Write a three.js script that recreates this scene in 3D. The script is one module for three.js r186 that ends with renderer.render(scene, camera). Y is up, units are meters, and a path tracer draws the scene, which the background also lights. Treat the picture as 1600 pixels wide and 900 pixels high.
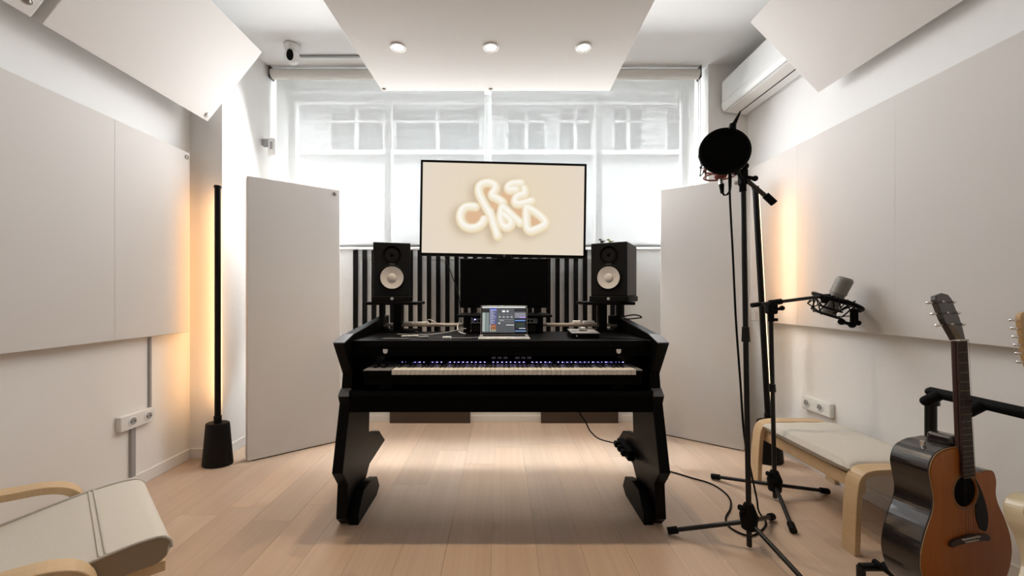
import * as THREE from 'three';
import { RoundedBoxGeometry } from 'three/addons/geometries/RoundedBoxGeometry.js';
import { mergeGeometries } from 'three/addons/utils/BufferGeometryUtils.js';
import { RectAreaLightUniformsLib } from 'three/addons/lights/RectAreaLightUniformsLib.js';

RectAreaLightUniformsLib.init();
const scene = new THREE.Scene();
const renderer = new THREE.WebGLRenderer({ antialias: true });
renderer.toneMapping = THREE.LinearToneMapping;
renderer.toneMappingExposure = 1.64;
renderer.shadowMap.enabled = true;

// ---------- camera: eye 1.10 m up, level, looking along the room (depth = -z) ----------
const camera = new THREE.PerspectiveCamera(2 * Math.atan(450 / 600) * 180 / Math.PI, 1600 / 900, 0.05, 200);
camera.position.set(0, 1.10, 0);
camera.lookAt(0, 1.10, -1);
camera.setViewOffset(1600, 900, 17, -10, 1600, 900);

// ---------- sky: bright overcast ----------
scene.background = new THREE.Color().setRGB(0.93, 0.98, 1.0);
scene.backgroundIntensity = 44;

// ---------- large area lights ----------
const V = (x, y, d) => new THREE.Vector3(x, y, -d);
function areaLight(name, color, intensity, w, h, at, towards) {
  const l = new THREE.RectAreaLight(color, intensity, w, h);
  l.name = name; l.position.copy(at); scene.add(l); l.lookAt(towards); return l;
}
// added light just inside the blinds, strengthening the daylight of the window
areaLight('added_daylight', new THREE.Color(0.96, 0.98, 1.0), 3.2, 3.3, 1.0, V(-0.12, 2.06, 2.97), V(-0.12, 1.63, 1.6));
// added unseen fill light under the ceiling behind the camera
areaLight('added_rear_fill', new THREE.Color(1.0, 0.93, 0.86), 0.3, 1.6, 1.2, V(0, 2.86, -1.3), V(0, 0, -1.0));

// ---------- helpers ----------
let seed = 12345;
const rnd = () => { seed = (seed * 1664525 + 1013904223) >>> 0; return seed / 4294967296; };
const rr = (a, b) => a + (b - a) * rnd();
const used = new Map();
function numbered(n) { const k = used.get(n) || 0; used.set(n, k + 1); return k ? `${n}_${String(k).padStart(3, '0')}` : n; }
function merge(list) {
  const gs = list.flat(9).map((g) => {
    let q = g.index ? g.toNonIndexed() : g.clone();
    for (const k of Object.keys(q.attributes)) if (!['position', 'normal', 'uv'].includes(k)) q.deleteAttribute(k);
    if (!q.attributes.normal) q.computeVertexNormals();
    if (!q.attributes.uv) q.setAttribute('uv', new THREE.BufferAttribute(new Float32Array(q.attributes.position.count * 2), 2));
    q.morphAttributes = {}; q.clearGroups();
    return q;
  });
  return gs.length === 1 ? gs[0] : mergeGeometries(gs);
}
function thing(name, label, category, at = [0, 0, 0], turn = 0, group) {     // at = [X, Y, depth]
  const o = new THREE.Group(); o.name = numbered(name); scene.add(o);
  o.position.copy(V(...at)); o.rotation.y = turn;
  Object.assign(o.userData, { label, category }); if (group) o.userData.group = group;
  return o;
}
function part(name, geo, mat, parent, label) {
  const g = Array.isArray(geo) ? merge(geo) : geo;
  const m = new THREE.Mesh(g, mat); m.name = numbered(name); m.castShadow = m.receiveShadow = true;
  parent.add(m); if (label) m.userData.label = label; return m;
}
// geometry given in room coordinates, moved into the axes of a thing that is not turned
function wpart(name, geo, mat, parent, label) {
  const g = Array.isArray(geo) ? merge(geo) : geo.clone();
  let p = new THREE.Vector3(); for (let q = parent; q && q !== scene; q = q.parent) p.add(q.position);
  g.translate(-p.x, -p.y, -p.z);
  return part(name, g, mat, parent, label);
}
function single(name, geo, mat, label, category, group) {       // a thing that is one mesh, geometry in room coordinates
  let g = Array.isArray(geo) ? merge(geo) : geo; g.computeBoundingBox();
  const b = g.boundingBox, c = new THREE.Vector3((b.min.x + b.max.x) / 2, b.min.y, (b.min.z + b.max.z) / 2);
  g = g.clone(); g.translate(-c.x, -c.y, -c.z);
  const m = part(name, g, mat, scene); m.position.copy(c);
  Object.assign(m.userData, { label, category }); if (group) m.userData.group = group; return m;
}
function struct(name, geo, mat, parent = scene) {
  const m = part(name, geo, mat, parent); if (parent === scene) m.userData.kind = 'structure'; return m;
}
// box by its middle (X, Y, depth) and size
const bx = (w, h, t, x = 0, y = 0, d = 0) => new THREE.BoxGeometry(w, h, t).translate(x, y, -d);
// box by its limits
const lim = (x0, x1, y0, y1, d0, d1) => bx(x1 - x0, y1 - y0, d1 - d0, (x0 + x1) / 2, (y0 + y1) / 2, (d0 + d1) / 2);
const rb = (w, h, t, r, x = 0, y = 0, d = 0, s = 2) => new RoundedBoxGeometry(w, h, t, s, r).translate(x, y, -d);
const rlim = (x0, x1, y0, y1, d0, d1, r = 0.004) => rb(x1 - x0, y1 - y0, d1 - d0, r, (x0 + x1) / 2, (y0 + y1) / 2, (d0 + d1) / 2);
const Y = new THREE.Vector3(0, 1, 0);
function orient(g, a, b) {
  const dir = b.clone().sub(a), q = new THREE.Quaternion().setFromUnitVectors(Y, dir.clone().normalize());
  return g.applyQuaternion(q).translate((a.x + b.x) / 2, (a.y + b.y) / 2, (a.z + b.z) / 2);
}
const bar = (a, b, r, r2 = r, n = 16) => orient(new THREE.CylinderGeometry(r2, r, a.distanceTo(b), n), a, b);
const wire = (pts, r, seg = 0, n = 8) => new THREE.TubeGeometry(new THREE.CatmullRomCurve3(pts, false, 'centripetal'), seg || pts.length * 8, r, n, false);
const ball = (r, v, n = 16) => new THREE.SphereGeometry(r, n, Math.max(8, n >> 1)).translate(v.x, v.y, v.z);
const lathe = (pts, n = 48) => new THREE.LatheGeometry(pts.map(([r, y]) => new THREE.Vector2(r, y)), n);
function shapeOf(pts) { const s = new THREE.Shape(); pts.forEach(([x, y], i) => (i ? s.lineTo(x, y) : s.moveTo(x, y))); s.closePath(); return s; }
function extrude(shape, depth, bevel = 0, seg = 2, curve = 12) {
  return new THREE.ExtrudeGeometry(shape, { depth: depth - 2 * bevel, bevelEnabled: bevel > 0, bevelSize: bevel, bevelThickness: bevel, bevelOffset: -bevel, bevelSegments: seg, curveSegments: curve }).translate(0, 0, bevel);
}
// a profile given as (depth, Y) points, thick along X from x0 to x1
function sideProfile(pts, x0, x1, bevel = 0.003) {
  return extrude(shapeOf(pts), x1 - x0, bevel).rotateY(Math.PI / 2).translate(x0, 0, 0);   // local x (depth) -> -z, local z -> +x
}
// a strip of bent wood along a path in a plane: returns its outline as a Shape
function stripShape(path, thick) {
  const c = new THREE.CatmullRomCurve3(path.map(([a, b]) => new THREE.Vector3(a, b, 0)), false, 'centripetal');
  const n = path.length * 8, L = [], R = [];
  for (let i = 0; i <= n; i++) {
    const p = c.getPointAt(i / n), t = c.getTangentAt(i / n);
    L.push([p.x - t.y * thick / 2, p.y + t.x * thick / 2]); R.unshift([p.x + t.y * thick / 2, p.y - t.x * thick / 2]);
  }
  return shapeOf([...L, ...R]);
}
function ringUV(g, s) { return g; }
// uv in metres by the main direction of each face
function metricUV(g, scale = 1, du = 0, dv = 0, swap = false) {
  const q = g.index ? g.toNonIndexed() : g; const p = q.attributes.position, n = q.attributes.normal, uv = new Float32Array(p.count * 2);
  for (let i = 0; i < p.count; i++) {
    const ax = Math.abs(n.getX(i)), ay = Math.abs(n.getY(i)), az = Math.abs(n.getZ(i));
    let u, v;
    if (ay >= ax && ay >= az) { u = p.getX(i); v = p.getZ(i); } else if (ax >= az) { u = p.getZ(i); v = p.getY(i); } else { u = p.getX(i); v = p.getY(i); }
    if (swap) [u, v] = [v, u];
    uv[i * 2] = u * scale + du; uv[i * 2 + 1] = v * scale + dv;
  }
  q.setAttribute('uv', new THREE.BufferAttribute(uv, 2)); return q;
}

// ---------- textures ----------
function hash(x, y, s) { let h = Math.imul(x, 374761393) ^ Math.imul(y, 668265263) ^ Math.imul(s, 2246822519); h = Math.imul(h ^ (h >>> 13), 1274126177); return ((h ^ (h >>> 16)) >>> 0) / 4294967296; }
function vnoise(x, y, px, py, s) {   // tiling value noise
  const ix = Math.floor(x), iy = Math.floor(y), fx = x - ix, fy = y - iy, u = fx * fx * (3 - 2 * fx), v = fy * fy * (3 - 2 * fy);
  const m = (a, n) => ((a % n) + n) % n, h = (a, b) => hash(m(a, px), m(b, py), s);
  return (h(ix, iy) * (1 - u) + h(ix + 1, iy) * u) * (1 - v) + (h(ix, iy + 1) * (1 - u) + h(ix + 1, iy + 1) * u) * v;
}
function dataTex(n, m, f, srgb) {
  const d = new Uint8Array(n * m * 4);
  for (let y = 0; y < m; y++) for (let x = 0; x < n; x++) {
    const c = f(x / n, y / m), o = (y * n + x) * 4;
    for (let k = 0; k < 3; k++) d[o + k] = Math.max(0, Math.min(255, Math.round((Array.isArray(c) ? c[k] : c) * 255)));
    d[o + 3] = 255;
  }
  const t = new THREE.DataTexture(d, n, m); t.wrapS = t.wrapT = THREE.RepeatWrapping; t.magFilter = THREE.LinearFilter; t.minFilter = THREE.LinearMipmapLinearFilter; t.generateMipmaps = true;
  if (srgb) t.colorSpace = THREE.SRGBColorSpace; t.needsUpdate = true; return t;
}
// wood: u across the grain, v along it
const woodTex = (a, b, dark, s, kn = 3) => dataTex(512, 512, (u, v) => {
  const w = vnoise(u * 6, v * 2, 6, 2, s) * 0.6;
  const g = vnoise(u * 40 + w * 5, v * 3, 40, 3, s + 1) * 0.5 + vnoise(u * 120, v * 6, 120, 6, s + 2) * 0.3 + vnoise(u * 12 + w * 3, v * 1, 12, 1, s + 3) * 0.4;
  const k = Math.max(0, Math.min(1, g / 1.2)), knot = Math.max(0, vnoise(u * 9, v * 5, 9, 5, s + 7) - 0.93) * kn;
  return [0, 1, 2].map((i) => (a[i] + (b[i] - a[i]) * k) * (1 - knot) + dark[i] * knot);
}, true);
const oakTex = woodTex([0.825, 0.732, 0.648], [0.77, 0.67, 0.58], [0.5, 0.39, 0.31], 3, 2.6);
const birchTex = woodTex([0.83, 0.72, 0.57], [0.76, 0.64, 0.48], [0.66, 0.52, 0.36], 21);
const spruceTex = woodTex([0.72, 0.43, 0.17], [0.64, 0.36, 0.125], [0.42, 0.2, 0.06], 33);
const rosewoodTex = woodTex([0.10, 0.05, 0.04], [0.045, 0.02, 0.017], [0.05, 0.02, 0.02], 41);
const weaveBump = dataTex(256, 256, (u, v) => 0.5 + 0.25 * Math.sin(u * Math.PI * 2 * 64) * Math.sin(v * Math.PI * 2 * 64) + 0.3 * (hash(Math.floor(u * 256), Math.floor(v * 256), 5) - 0.5));
const plasterBump = dataTex(256, 256, (u, v) => 0.6 * vnoise(u * 24, v * 24, 24, 24, 8) + 0.4 * vnoise(u * 90, v * 90, 90, 90, 9));

const std = (c, r = 0.6, o = {}) => new THREE.MeshStandardMaterial({ color: Array.isArray(c) ? new THREE.Color().setRGB(...c) : c, roughness: r, ...o });
const phys = (c, r, o = {}) => new THREE.MeshPhysicalMaterial({ color: Array.isArray(c) ? new THREE.Color().setRGB(...c) : c, roughness: r, ...o });
const M = {
  wall: std([0.85, 0.835, 0.81], 0.85, { bumpMap: plasterBump, bumpScale: 0.0008 }),
  wallWhite: std([0.91, 0.91, 0.905], 0.85, { bumpMap: plasterBump, bumpScale: 0.0015 }),
  ceiling: std([0.88, 0.88, 0.87], 0.9),
  trim: std([0.82, 0.80, 0.78], 0.5),
  panel: std([0.70, 0.665, 0.63], 0.95, { bumpMap: weaveBump, bumpScale: 0.0005 }),
  cloud: std([0.74, 0.72, 0.69], 0.95, { bumpMap: weaveBump, bumpScale: 0.0004 }),
  button: std([0.36, 0.33, 0.29], 0.35, { metalness: 0.7 }),
  oaks: [[1, 1, 1], [0.95, 0.94, 0.93], [1.03, 1.0, 0.97], [0.91, 0.895, 0.88]].map((c) => std(c, 0.36, { map: oakTex })),
  subfloor: std([0.2, 0.14, 0.09], 0.9),
  black: phys([0.0015, 0.0015, 0.0016], 0.42, { specularIntensity: 0.22 }),
  blackMatte: phys([0.0015, 0.0015, 0.0015], 0.8, { specularIntensity: 0.15 }),
  blackMetal: phys([0.006, 0.006, 0.006], 0.35, { specularIntensity: 0.7 }),
  rubber: phys([0.003, 0.003, 0.003], 0.7, { specularIntensity: 0.3 }),
  lampBlack: phys([0.004, 0.003, 0.0028], 0.5, { specularIntensity: 0.4 }),
  shelfReflection: std([0.26, 0.21, 0.165], 0.4),  // tan stands for the window reflecting in the black shelf
  litTopGrey: std([0.24, 0.24, 0.245], 0.4),
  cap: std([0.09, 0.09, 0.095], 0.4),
  slat: phys([0.003, 0.0026, 0.0025], 0.6, { specularIntensity: 0.3 }),
  darkWood: std([0.055, 0.035, 0.022], 0.6),
  white: std([0.82, 0.82, 0.81], 0.4),
  whitePlastic: phys([0.82, 0.82, 0.80], 0.28, { clearcoat: 0.3 }),
  offWhite: std([0.75, 0.72, 0.68], 0.5),
  grey: std([0.35, 0.35, 0.35], 0.5),
  darkGrey: std([0.06, 0.06, 0.062], 0.5),
  alu: std([0.62, 0.61, 0.60], 0.35, { metalness: 0.85 }),
  chrome: std([0.85, 0.84, 0.82], 0.15, { metalness: 1 }),
  cabinet: phys([0.006, 0.006, 0.0062], 0.38, { specularIntensity: 0.42 }),
  cone: std([0.72, 0.69, 0.66], 0.6),
  keyWhite: std([0.90, 0.87, 0.80], 0.3),
  keyBlack: std([0.012, 0.012, 0.014], 0.35),
  keyLight: std([0.02, 0.02, 0.1], 0.5, { emissive: new THREE.Color(0.35, 0.3, 1.0), emissiveIntensity: 3.2 }),
  glass: phys([1, 1, 1], 0.02, { transmission: 1, thickness: 0, ior: 1.45 }),
  blind: phys([0.90, 0.915, 0.92], 1.0, { transmission: 0.06, thickness: 0, transparent: true, opacity: 0.60, side: THREE.DoubleSide }),
  cushion: std([0.66, 0.62, 0.55], 0.95, { bumpMap: weaveBump, bumpScale: 0.001 }),
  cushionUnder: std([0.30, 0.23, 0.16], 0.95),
  birch: std([1, 1, 1], 0.4, { map: birchTex }),
  strip: std([0.9, 0.8, 0.6], 0.6, { emissive: new THREE.Color(1.0, 0.78, 0.42), emissiveIntensity: 1.6 }),
  spotGlow: std([1, 0.95, 0.85], 0.4, { emissive: new THREE.Color(1.0, 0.86, 0.62), emissiveIntensity: 6 }),
  spruce: phys([1, 1, 1], 0.4, { map: spruceTex, clearcoat: 0.15, clearcoatRoughness: 0.2, specularIntensity: 0.4 }),
  rosewood: phys([1, 1, 1], 0.25, { map: rosewoodTex, clearcoat: 0.8, clearcoatRoughness: 0.06 }),
  mahogany: std([0.045, 0.016, 0.011], 0.45),
  fretboard: std([0.035, 0.014, 0.010], 0.5),
  binding: std([0.30, 0.17, 0.07], 0.4),
  cream: phys([0.72, 0.62, 0.42], 0.3, { clearcoat: 0.5 }),
  maple: phys([0.62, 0.38, 0.16], 0.35, { clearcoat: 0.4 }),
  micGrey: std([0.20, 0.19, 0.175], 0.45, { metalness: 0.5 }),
  micHead: std([0.26, 0.245, 0.22], 0.6, { metalness: 0.5 }),
  boom: std([0.05, 0.045, 0.038], 0.4, { metalness: 0.4 }),
  micRed: std([0.22, 0.05, 0.045], 0.45, { metalness: 0.3 }),
  brass: std([0.4, 0.33, 0.2], 0.35, { metalness: 0.9 }),
  facade: std([0.175, 0.175, 0.175], 0.9),
  facadeSunlit: std([0.30, 0.30, 0.30], 0.9),
  facadeGlass: std([0.10, 0.108, 0.11], 0.3),
  street: std([0.16, 0.16, 0.16], 0.9),
  facadeFrame: std([0.34, 0.34, 0.34], 0.7),
  green: std([0.20, 0.22, 0.06], 0.7),
};

// ================= THE ROOM =================
const WL = -2.09, WR = 1.965, CE = 2.93, BACK = -2.9, PL = -1.873, PR = 1.652, FW = 3.33, OUT = 3.55;
{ // floor of wide oak boards running towards the window
  const floor = struct('floor', lim(WL - 0.1, WR + 0.1, -0.12, -0.02, BACK - 0.1, OUT), M.subfloor);
  const W = 0.195, x0 = 0.738 - W * 15;
  for (let k = 0; k < 23; k++) {
    const xa = x0 + k * W; if (xa > WR) break;
    let d = BACK - rr(0, 1.6);
    while (d < FW) {
      const len = rr(1.7, 2.3), a = Math.max(d, BACK), b = Math.min(d + len, FW), e = Math.max(xa, WL), f = Math.min(xa + W, WR);
      if (b - a > 0.02 && f - e > 0.01) {
        const g = metricUV(rb(f - e - 0.0007, 0.02, b - a - 0.0007, 0.0007, (e + f) / 2, -0.01, (a + b) / 2, 1), 1, rnd(), rnd());
        const uv = g.attributes.uv; for (let i = 0; i < uv.count; i++) uv.setXY(i, uv.getX(i) * 1.9, uv.getY(i) * 0.55);
        part('plank', g, M.oaks[Math.floor(rnd() * 4)], floor);
      }
      d += len;
    }
  }
}
struct('ceiling', lim(WL - 0.1, WR + 0.1, CE, CE + 0.15, BACK - 0.1, OUT), M.ceiling);
struct('wall_left', [metricUV(lim(WL - 0.15, WL, 0, CE, BACK, 2.578), 0.8), metricUV(lim(WL - 0.15, PL, 0, CE, 2.578, OUT), 0.8)], M.wall);
struct('wall_right', [metricUV(lim(WR, WR + 0.15, 0, CE, BACK, 3.06), 0.8), metricUV(lim(PR, WR + 0.15, 0, CE, 3.06, OUT), 0.8)], M.wall);
struct('wall_back', metricUV(lim(WL - 0.15, WR + 0.15, 0, CE, BACK - 0.15, BACK), 0.8), M.wall);
struct('wall_front', [metricUV(lim(PL, PR, 0, 1.49, FW, OUT), 0.8), lim(PL, PR, 2.86, CE, FW, OUT)], M.wallWhite);
struct('baseboard_left', [rlim(WL, WL + 0.014, 0, 0.07, BACK, 2.578, 0.003), rlim(WL, PL + 0.014, 0, 0.07, 2.564, 2.578, 0.003), rlim(PL, PL + 0.014, 0, 0.07, 2.57, FW, 0.003)], M.trim);
struct('baseboard_right', [rlim(WR - 0.014, WR, 0, 0.07, BACK, 3.06, 0.003), rlim(PR, WR, 0, 0.07, 3.046, 3.06, 0.003), rlim(PR - 0.014, PR, 0, 0.07, 3.05, FW, 0.003)], M.trim);
struct('baseboard_front', rlim(PL, PR, 0, 0.05, FW - 0.014, FW, 0.003), M.trim);
struct('baseboard_back', rlim(WL, WR, 0, 0.07, BACK, BACK + 0.014, 0.003), M.trim);
struct('trim_1', rlim(PL, PR, 1.485, 1.50, FW - 0.03, OUT, 0.003), M.trim);
{ // window: frame, mullions, four panes
  const w = new THREE.Group(); w.name = 'window_1'; w.userData.kind = 'structure'; scene.add(w);
  const d0 = 3.40, d1 = 3.45, xs = [PL, -1.003, -0.12, 0.866, PR];
  part('window_frame', [lim(PL, PR, 1.50, 1.555, d0, d1), lim(PL, PR, 2.805, 2.86, d0, d1), lim(PL, PL + 0.05, 1.555, 2.805, d0, d1), lim(PR - 0.05, PR, 1.555, 2.805, d0, d1)], M.white, w);
  for (const x of xs.slice(1, 4)) part('mullion', rlim(x - 0.03, x + 0.03, 1.555, 2.805, d0, d1), M.white, w);
  for (let i = 0; i < 4; i++) part('pane', lim(xs[i] + 0.03, xs[i + 1] - 0.03, 1.555, 2.805, 3.422, 3.426), M.glass, w);
}

// ================= OUTSIDE: the building over the street =================
{
  const b = thing('apartment_building', 'pale building across the street seen faintly through the roller blinds', 'building', [0, 0, 9]);
  const D = 9, wins = [[-4.1, -2.72], [-2.55, -0.45], [0.1, 1.1], [1.3, 2.2], [2.6, 3.4], [3.85, 4.9]], y0 = 4.45, y1 = 5.55;
  const cols = [[-14, -4.1]]; for (let i = 0; i < wins.length; i++) cols.push([wins[i][1], i + 1 < wins.length ? wins[i + 1][0] : 14]);
  wpart('wall', [lim(-14, 14, -1, y0, D, D + 0.4), ], M.facadeSunlit, b);  // lighter colour paints the sunlit part below the windows
  wpart('wall', [lim(-14, 14, y1, 12.5, D, D + 0.4), ...cols.map(([a, c]) => lim(a, c, y0, y1, D, D + 0.4))], M.facade, b);
  wpart('ledge', lim(-14, 14, y0 - 0.1, y0, D - 0.1, D), M.facadeFrame, b);
  wpart('cornice', lim(-14, 14, 5.65, 5.95, D - 0.25, D), M.facade, b);
  for (const [a, c] of wins) {
    const f = wpart('window', [lim(a, a + 0.07, y0, y1, D + 0.05, D + 0.12), lim(c - 0.07, c, y0, y1, D + 0.05, D + 0.12), lim(a, c, y1 - 0.07, y1, D + 0.05, D + 0.12), lim(a, c, y0, y0 + 0.06, D + 0.05, D + 0.12), lim((a + c) / 2 - 0.04, (a + c) / 2 + 0.04, y0, y1, D + 0.05, D + 0.12), lim(a, c, 5.15, 5.2, D + 0.05, D + 0.12)], M.facadeFrame, b);
    wpart('pane', lim(a, c, y0, y1, D + 0.13, D + 0.15), M.facadeGlass, f);
  }
  struct('wall_upper_storeys', lim(-14, 14, 3.1, 12, 3.4, 3.6), M.facade);
  struct('wall_neighbours', [lim(-14, WL - 0.2, -0.3, 3.1, 3.4, 3.6), lim(WR + 0.2, 14, -0.3, 3.1, 3.4, 3.6)], M.facade);
  struct('street', lim(-14, 14, -0.4, -0.3, OUT, 9), M.street);
}

// ================= WINDOW BLINDS =================
for (const [x0, x1, label, side] of [[-1.836, -0.136, 'white sheer roller blind over the left half of the window', -1], [-0.078, 1.58, 'white sheer roller blind over the right half of the window', 1]]) {
  const b = thing('roller_blind', label, 'blind', [(x0 + x1) / 2, 1.5, 3.12]);
  wpart('roller_tube', bar(V(x0 - 0.01, 2.878, 3.10), V(x1 + 0.01, 2.878, 3.10), 0.04, 0.04, 28), M.offWhite, b);
  wpart('blind_fabric', lim(x0, x1, 1.505, 2.86, 3.1385, 3.1395), M.blind, b);
  wpart('bottom_bar', rlim(x0, x1, 1.488, 1.506, 3.130, 3.146, 0.003), M.grey, b);
  for (const x of [x0 - 0.018, x1 + 0.018]) wpart('bracket', [rb(0.01, 0.10, 0.07, 0.004, x, 2.885, 3.10), bar(V(x - 0.006, 2.878, 3.10), V(x + 0.006, 2.878, 3.10), 0.03)], M.darkGrey, b);
  const cx = side < 0 ? x1 + 0.02 : x1 + 0.02;
  wpart('pull_chain', [bar(V(cx - 0.006, 1.62, 3.10), V(cx - 0.006, 2.87, 3.10), 0.0022, 0.0022, 6), bar(V(cx + 0.008, 1.62, 3.10), V(cx + 0.008, 2.87, 3.10), 0.0022, 0.0022, 6)], M.offWhite, b);
}

// ================= SLATTED WALL PANEL =================
{
  const s = thing('slat_panel', 'row of upright black slats on the white wall below the window', 'wall panel', [-0.107, 0.06, 3.31]);
  for (const y of [0.2, 1.40]) wpart('rail', lim(-1.28, 1.06, y, y + 0.03, 3.323, FW), M.offWhite, s);
  for (let i = 0; i < 30; i++) wpart('slat', rlim(-1.2557 + i * 0.0792 - 0.018, -1.2557 + i * 0.0792 + 0.018, 0.12, 1.482, 3.300, 3.324, 0.002), M.slat, s);
}
single('floor_board', rlim(-0.951, -0.264, 0, 0.14, 3.275, 3.295, 0.003), M.darkWood, 'low dark wooden board on the floor at the wall, left of the white gap under the desk', 'board', undefined);
single('floor_board', rlim(0.341, 1.0, 0, 0.14, 3.275, 3.295, 0.003), M.darkWood, 'low dark wooden board on the floor at the wall, right of the white gap under the desk', 'board', undefined);

// ================= ACOUSTIC PANELS =================
const screw = (r = 0.014, h = 0.008) => lathe([[0, h], [r * 0.35, h], [r * 0.4, h * 0.6], [r * 0.75, h], [r, h * 0.5], [r, 0]], 20).rotateX(Math.PI / 2);  // faces +z
{ // left wall
  const p = thing('sound_absorber', 'long fabric acoustic panel on the left wall above the socket plate', 'acoustic panel', [WL + 0.03, 0.855, 1.5]);
  wpart('panel_body', metricUV(rlim(WL + 0.002, -2.03, 0.855, 2.022, 0.55, 2.506, 0.006), 4), M.panel, p);
  for (const d of [2.02, 1.45]) wpart('seam', rlim(-2.0304, -2.0293, 0.86, 2.017, d - 0.003, d + 0.003, 0.0003), M.panel, p);
  wpart('button', screw().rotateY(Math.PI / 2).translate(-2.03, 1.985, -2.478), M.button, p);
}
{ // right wall
  const p = thing('sound_absorber', 'long fabric acoustic panel on the right wall behind the guitars', 'acoustic panel', [WR - 0.03, 0.899, 1.7]);
  wpart('panel_body', metricUV(rlim(1.91, WR - 0.002, 0.899, 2.068, 0.5, 2.946, 0.006), 4), M.panel, p);
  for (const d of [2.48, 1.866, 1.25]) wpart('seam', rlim(1.9096, 1.911, 0.904, 2.063, d - 0.003, d + 0.003, 0.0003), M.panel, p);
}
// tilted panels between wall and ceiling: bottom edge, top edge, depths
function tilted(b, t, d0, d1, label, screws) {
  const p = thing('ceiling_panel', label, 'acoustic panel', [(b[0] + t[0]) / 2, b[1], (d0 + d1) / 2]);
  const dx = t[0] - b[0], dy = t[1] - b[1], L = Math.hypot(dx, dy), s = Math.sign(b[0]), nx = s * dy / L * 1, ny = -s * dx / L * 1; // outwards, to the corner
  const k = 0.05, q = [[b[0], b[1]], [t[0], t[1]], [t[0] + Math.abs(nx) * s * k, t[1] + Math.abs(ny) * k], [b[0] + Math.abs(nx) * s * k, b[1] + Math.abs(ny) * k]];
  wpart('panel_body', metricUV(extrude(shapeOf(q), d1 - d0, 0.004).translate(0, 0, -d1), 4), M.panel, p);
  const mx = (q[2][0] + q[3][0]) / 2, my = (q[2][1] + q[3][1]) / 2;
  for (const d of [d0 + 0.15, d1 - 0.15]) wpart('hanger', bar(V(mx, my, d), V(s < 0 ? WL : WR, my, d), 0.006), M.grey, p);
  const ang = Math.atan2(-Math.abs(nx) * s, Math.abs(ny));
  for (const [u, d] of screws) {
    const g = screw(0.016); g.rotateX(-Math.PI / 2);   // faces +y
    const n = new THREE.Vector3(-Math.abs(nx) * s, -Math.abs(ny), 0);
    g.applyQuaternion(new THREE.Quaternion().setFromUnitVectors(Y, n)).translate(b[0] + dx * u, b[1] + dy * u, -d);
    wpart('button', g, M.button, p);
  }
}
tilted([-1.924, 2.234], [-1.567, 2.688], 1.608, 2.52, 'tilted fabric panel between left wall and ceiling, the one nearer the window', [[0.06, 2.485]]);
tilted([-1.924, 2.234], [-1.567, 2.688], 0.66, 1.572, 'tilted fabric panel at top left corner of the photo, only its corner and button in view', [[0.09, 1.535]]);
tilted([1.86, 2.284], [1.462, 2.697], 0.9, 2.255, 'tilted fabric panel between right wall and ceiling in front of the air conditioner', []);
// free-standing panels
function gobo(L, R, h, label, bu) {
  const dx = R[0] - L[0], dd = R[1] - L[1], w = Math.hypot(dx, dd), a = Math.atan2(dd, dx);
  const p = thing('standing_panel', label, 'acoustic panel', [(L[0] + R[0]) / 2, 0, (L[1] + R[1]) / 2], a);
  part('panel_body', metricUV(rb(w, h - 0.006, 0.10, 0.005, 0, (h - 0.006) / 2 + 0.006, 0.05), 4), M.panel, p);
  part('foot', [bx(w * 0.9, 0.006, 0.08, 0, 0.003, 0.05)], M.blackMatte, p);
  part('button', screw().translate(w / 2 - 0.035 * bu[0], h - 0.032, 0), M.button, p);
}
gobo([-1.662, 2.512], [-1.205, 2.87], 1.878, 'tall free-standing fabric panel left of the desk beside a floor lamp', [1]);
gobo([1.253, 3.019], [1.699, 2.683], 1.92, 'tall free-standing fabric panel right of the desk behind the microphone stands', [1.4]);

{ // ceiling cloud
  const y = 2.42, c = thing('ceiling_cloud', 'large flat fabric panel hung below the ceiling with three spotlights', 'acoustic panel', [-0.04, y, 1.8]);
  const q = [[-0.773, 2.494], [0.706, 2.494], [0.668, 0.65], [-0.838, 0.65]];
  wpart('panel_body', metricUV(extrude(shapeOf(q), 0.06, 0.004).rotateX(-Math.PI / 2).translate(0, y, 0), 4), M.cloud, c);
  for (const [x, d] of [[-0.65, 2.2], [0.58, 2.2], [-0.65, 0.9], [0.55, 0.9]]) wpart('hanger', bar(V(x, y + 0.05, d), V(x, CE, d), 0.005), M.grey, c);
  for (const x of [-0.752, -0.067]) wpart('button', screw(0.013).rotateX(Math.PI / 2).translate(x, y, -2.47), M.button, c);
  const names = ['left', 'middle', 'right'];
  [-0.55, -0.0545, 0.44].forEach((x, i) => {
    const s = thing('spotlight', `lit round spotlight in the hung ceiling panel, ${names[i]} of the three`, 'spotlight', [x, y, 2.05], 0, 'spotlights in the ceiling panel');
    part('ring', lathe([[0.030, -0.0005], [0.032, -0.006], [0.042, -0.004], [0.043, 0]], 32), M.white, s);
    part('bulb', lathe([[0, -0.003], [0.015, -0.0028], [0.030, -0.001]], 24), M.spotGlow, s);
    const l = new THREE.SpotLight(new THREE.Color(1, 0.80, 0.58), 1.5, 0, 1.0, 0.7); l.name = 'spot_beam';
    l.position.copy(V(x, y - 0.02, 2.05)); l.target.position.copy(V(x, 0, 2.05)); l.castShadow = true; l.shadow.radius = 1.2; scene.add(l, l.target);
  });
}

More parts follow.
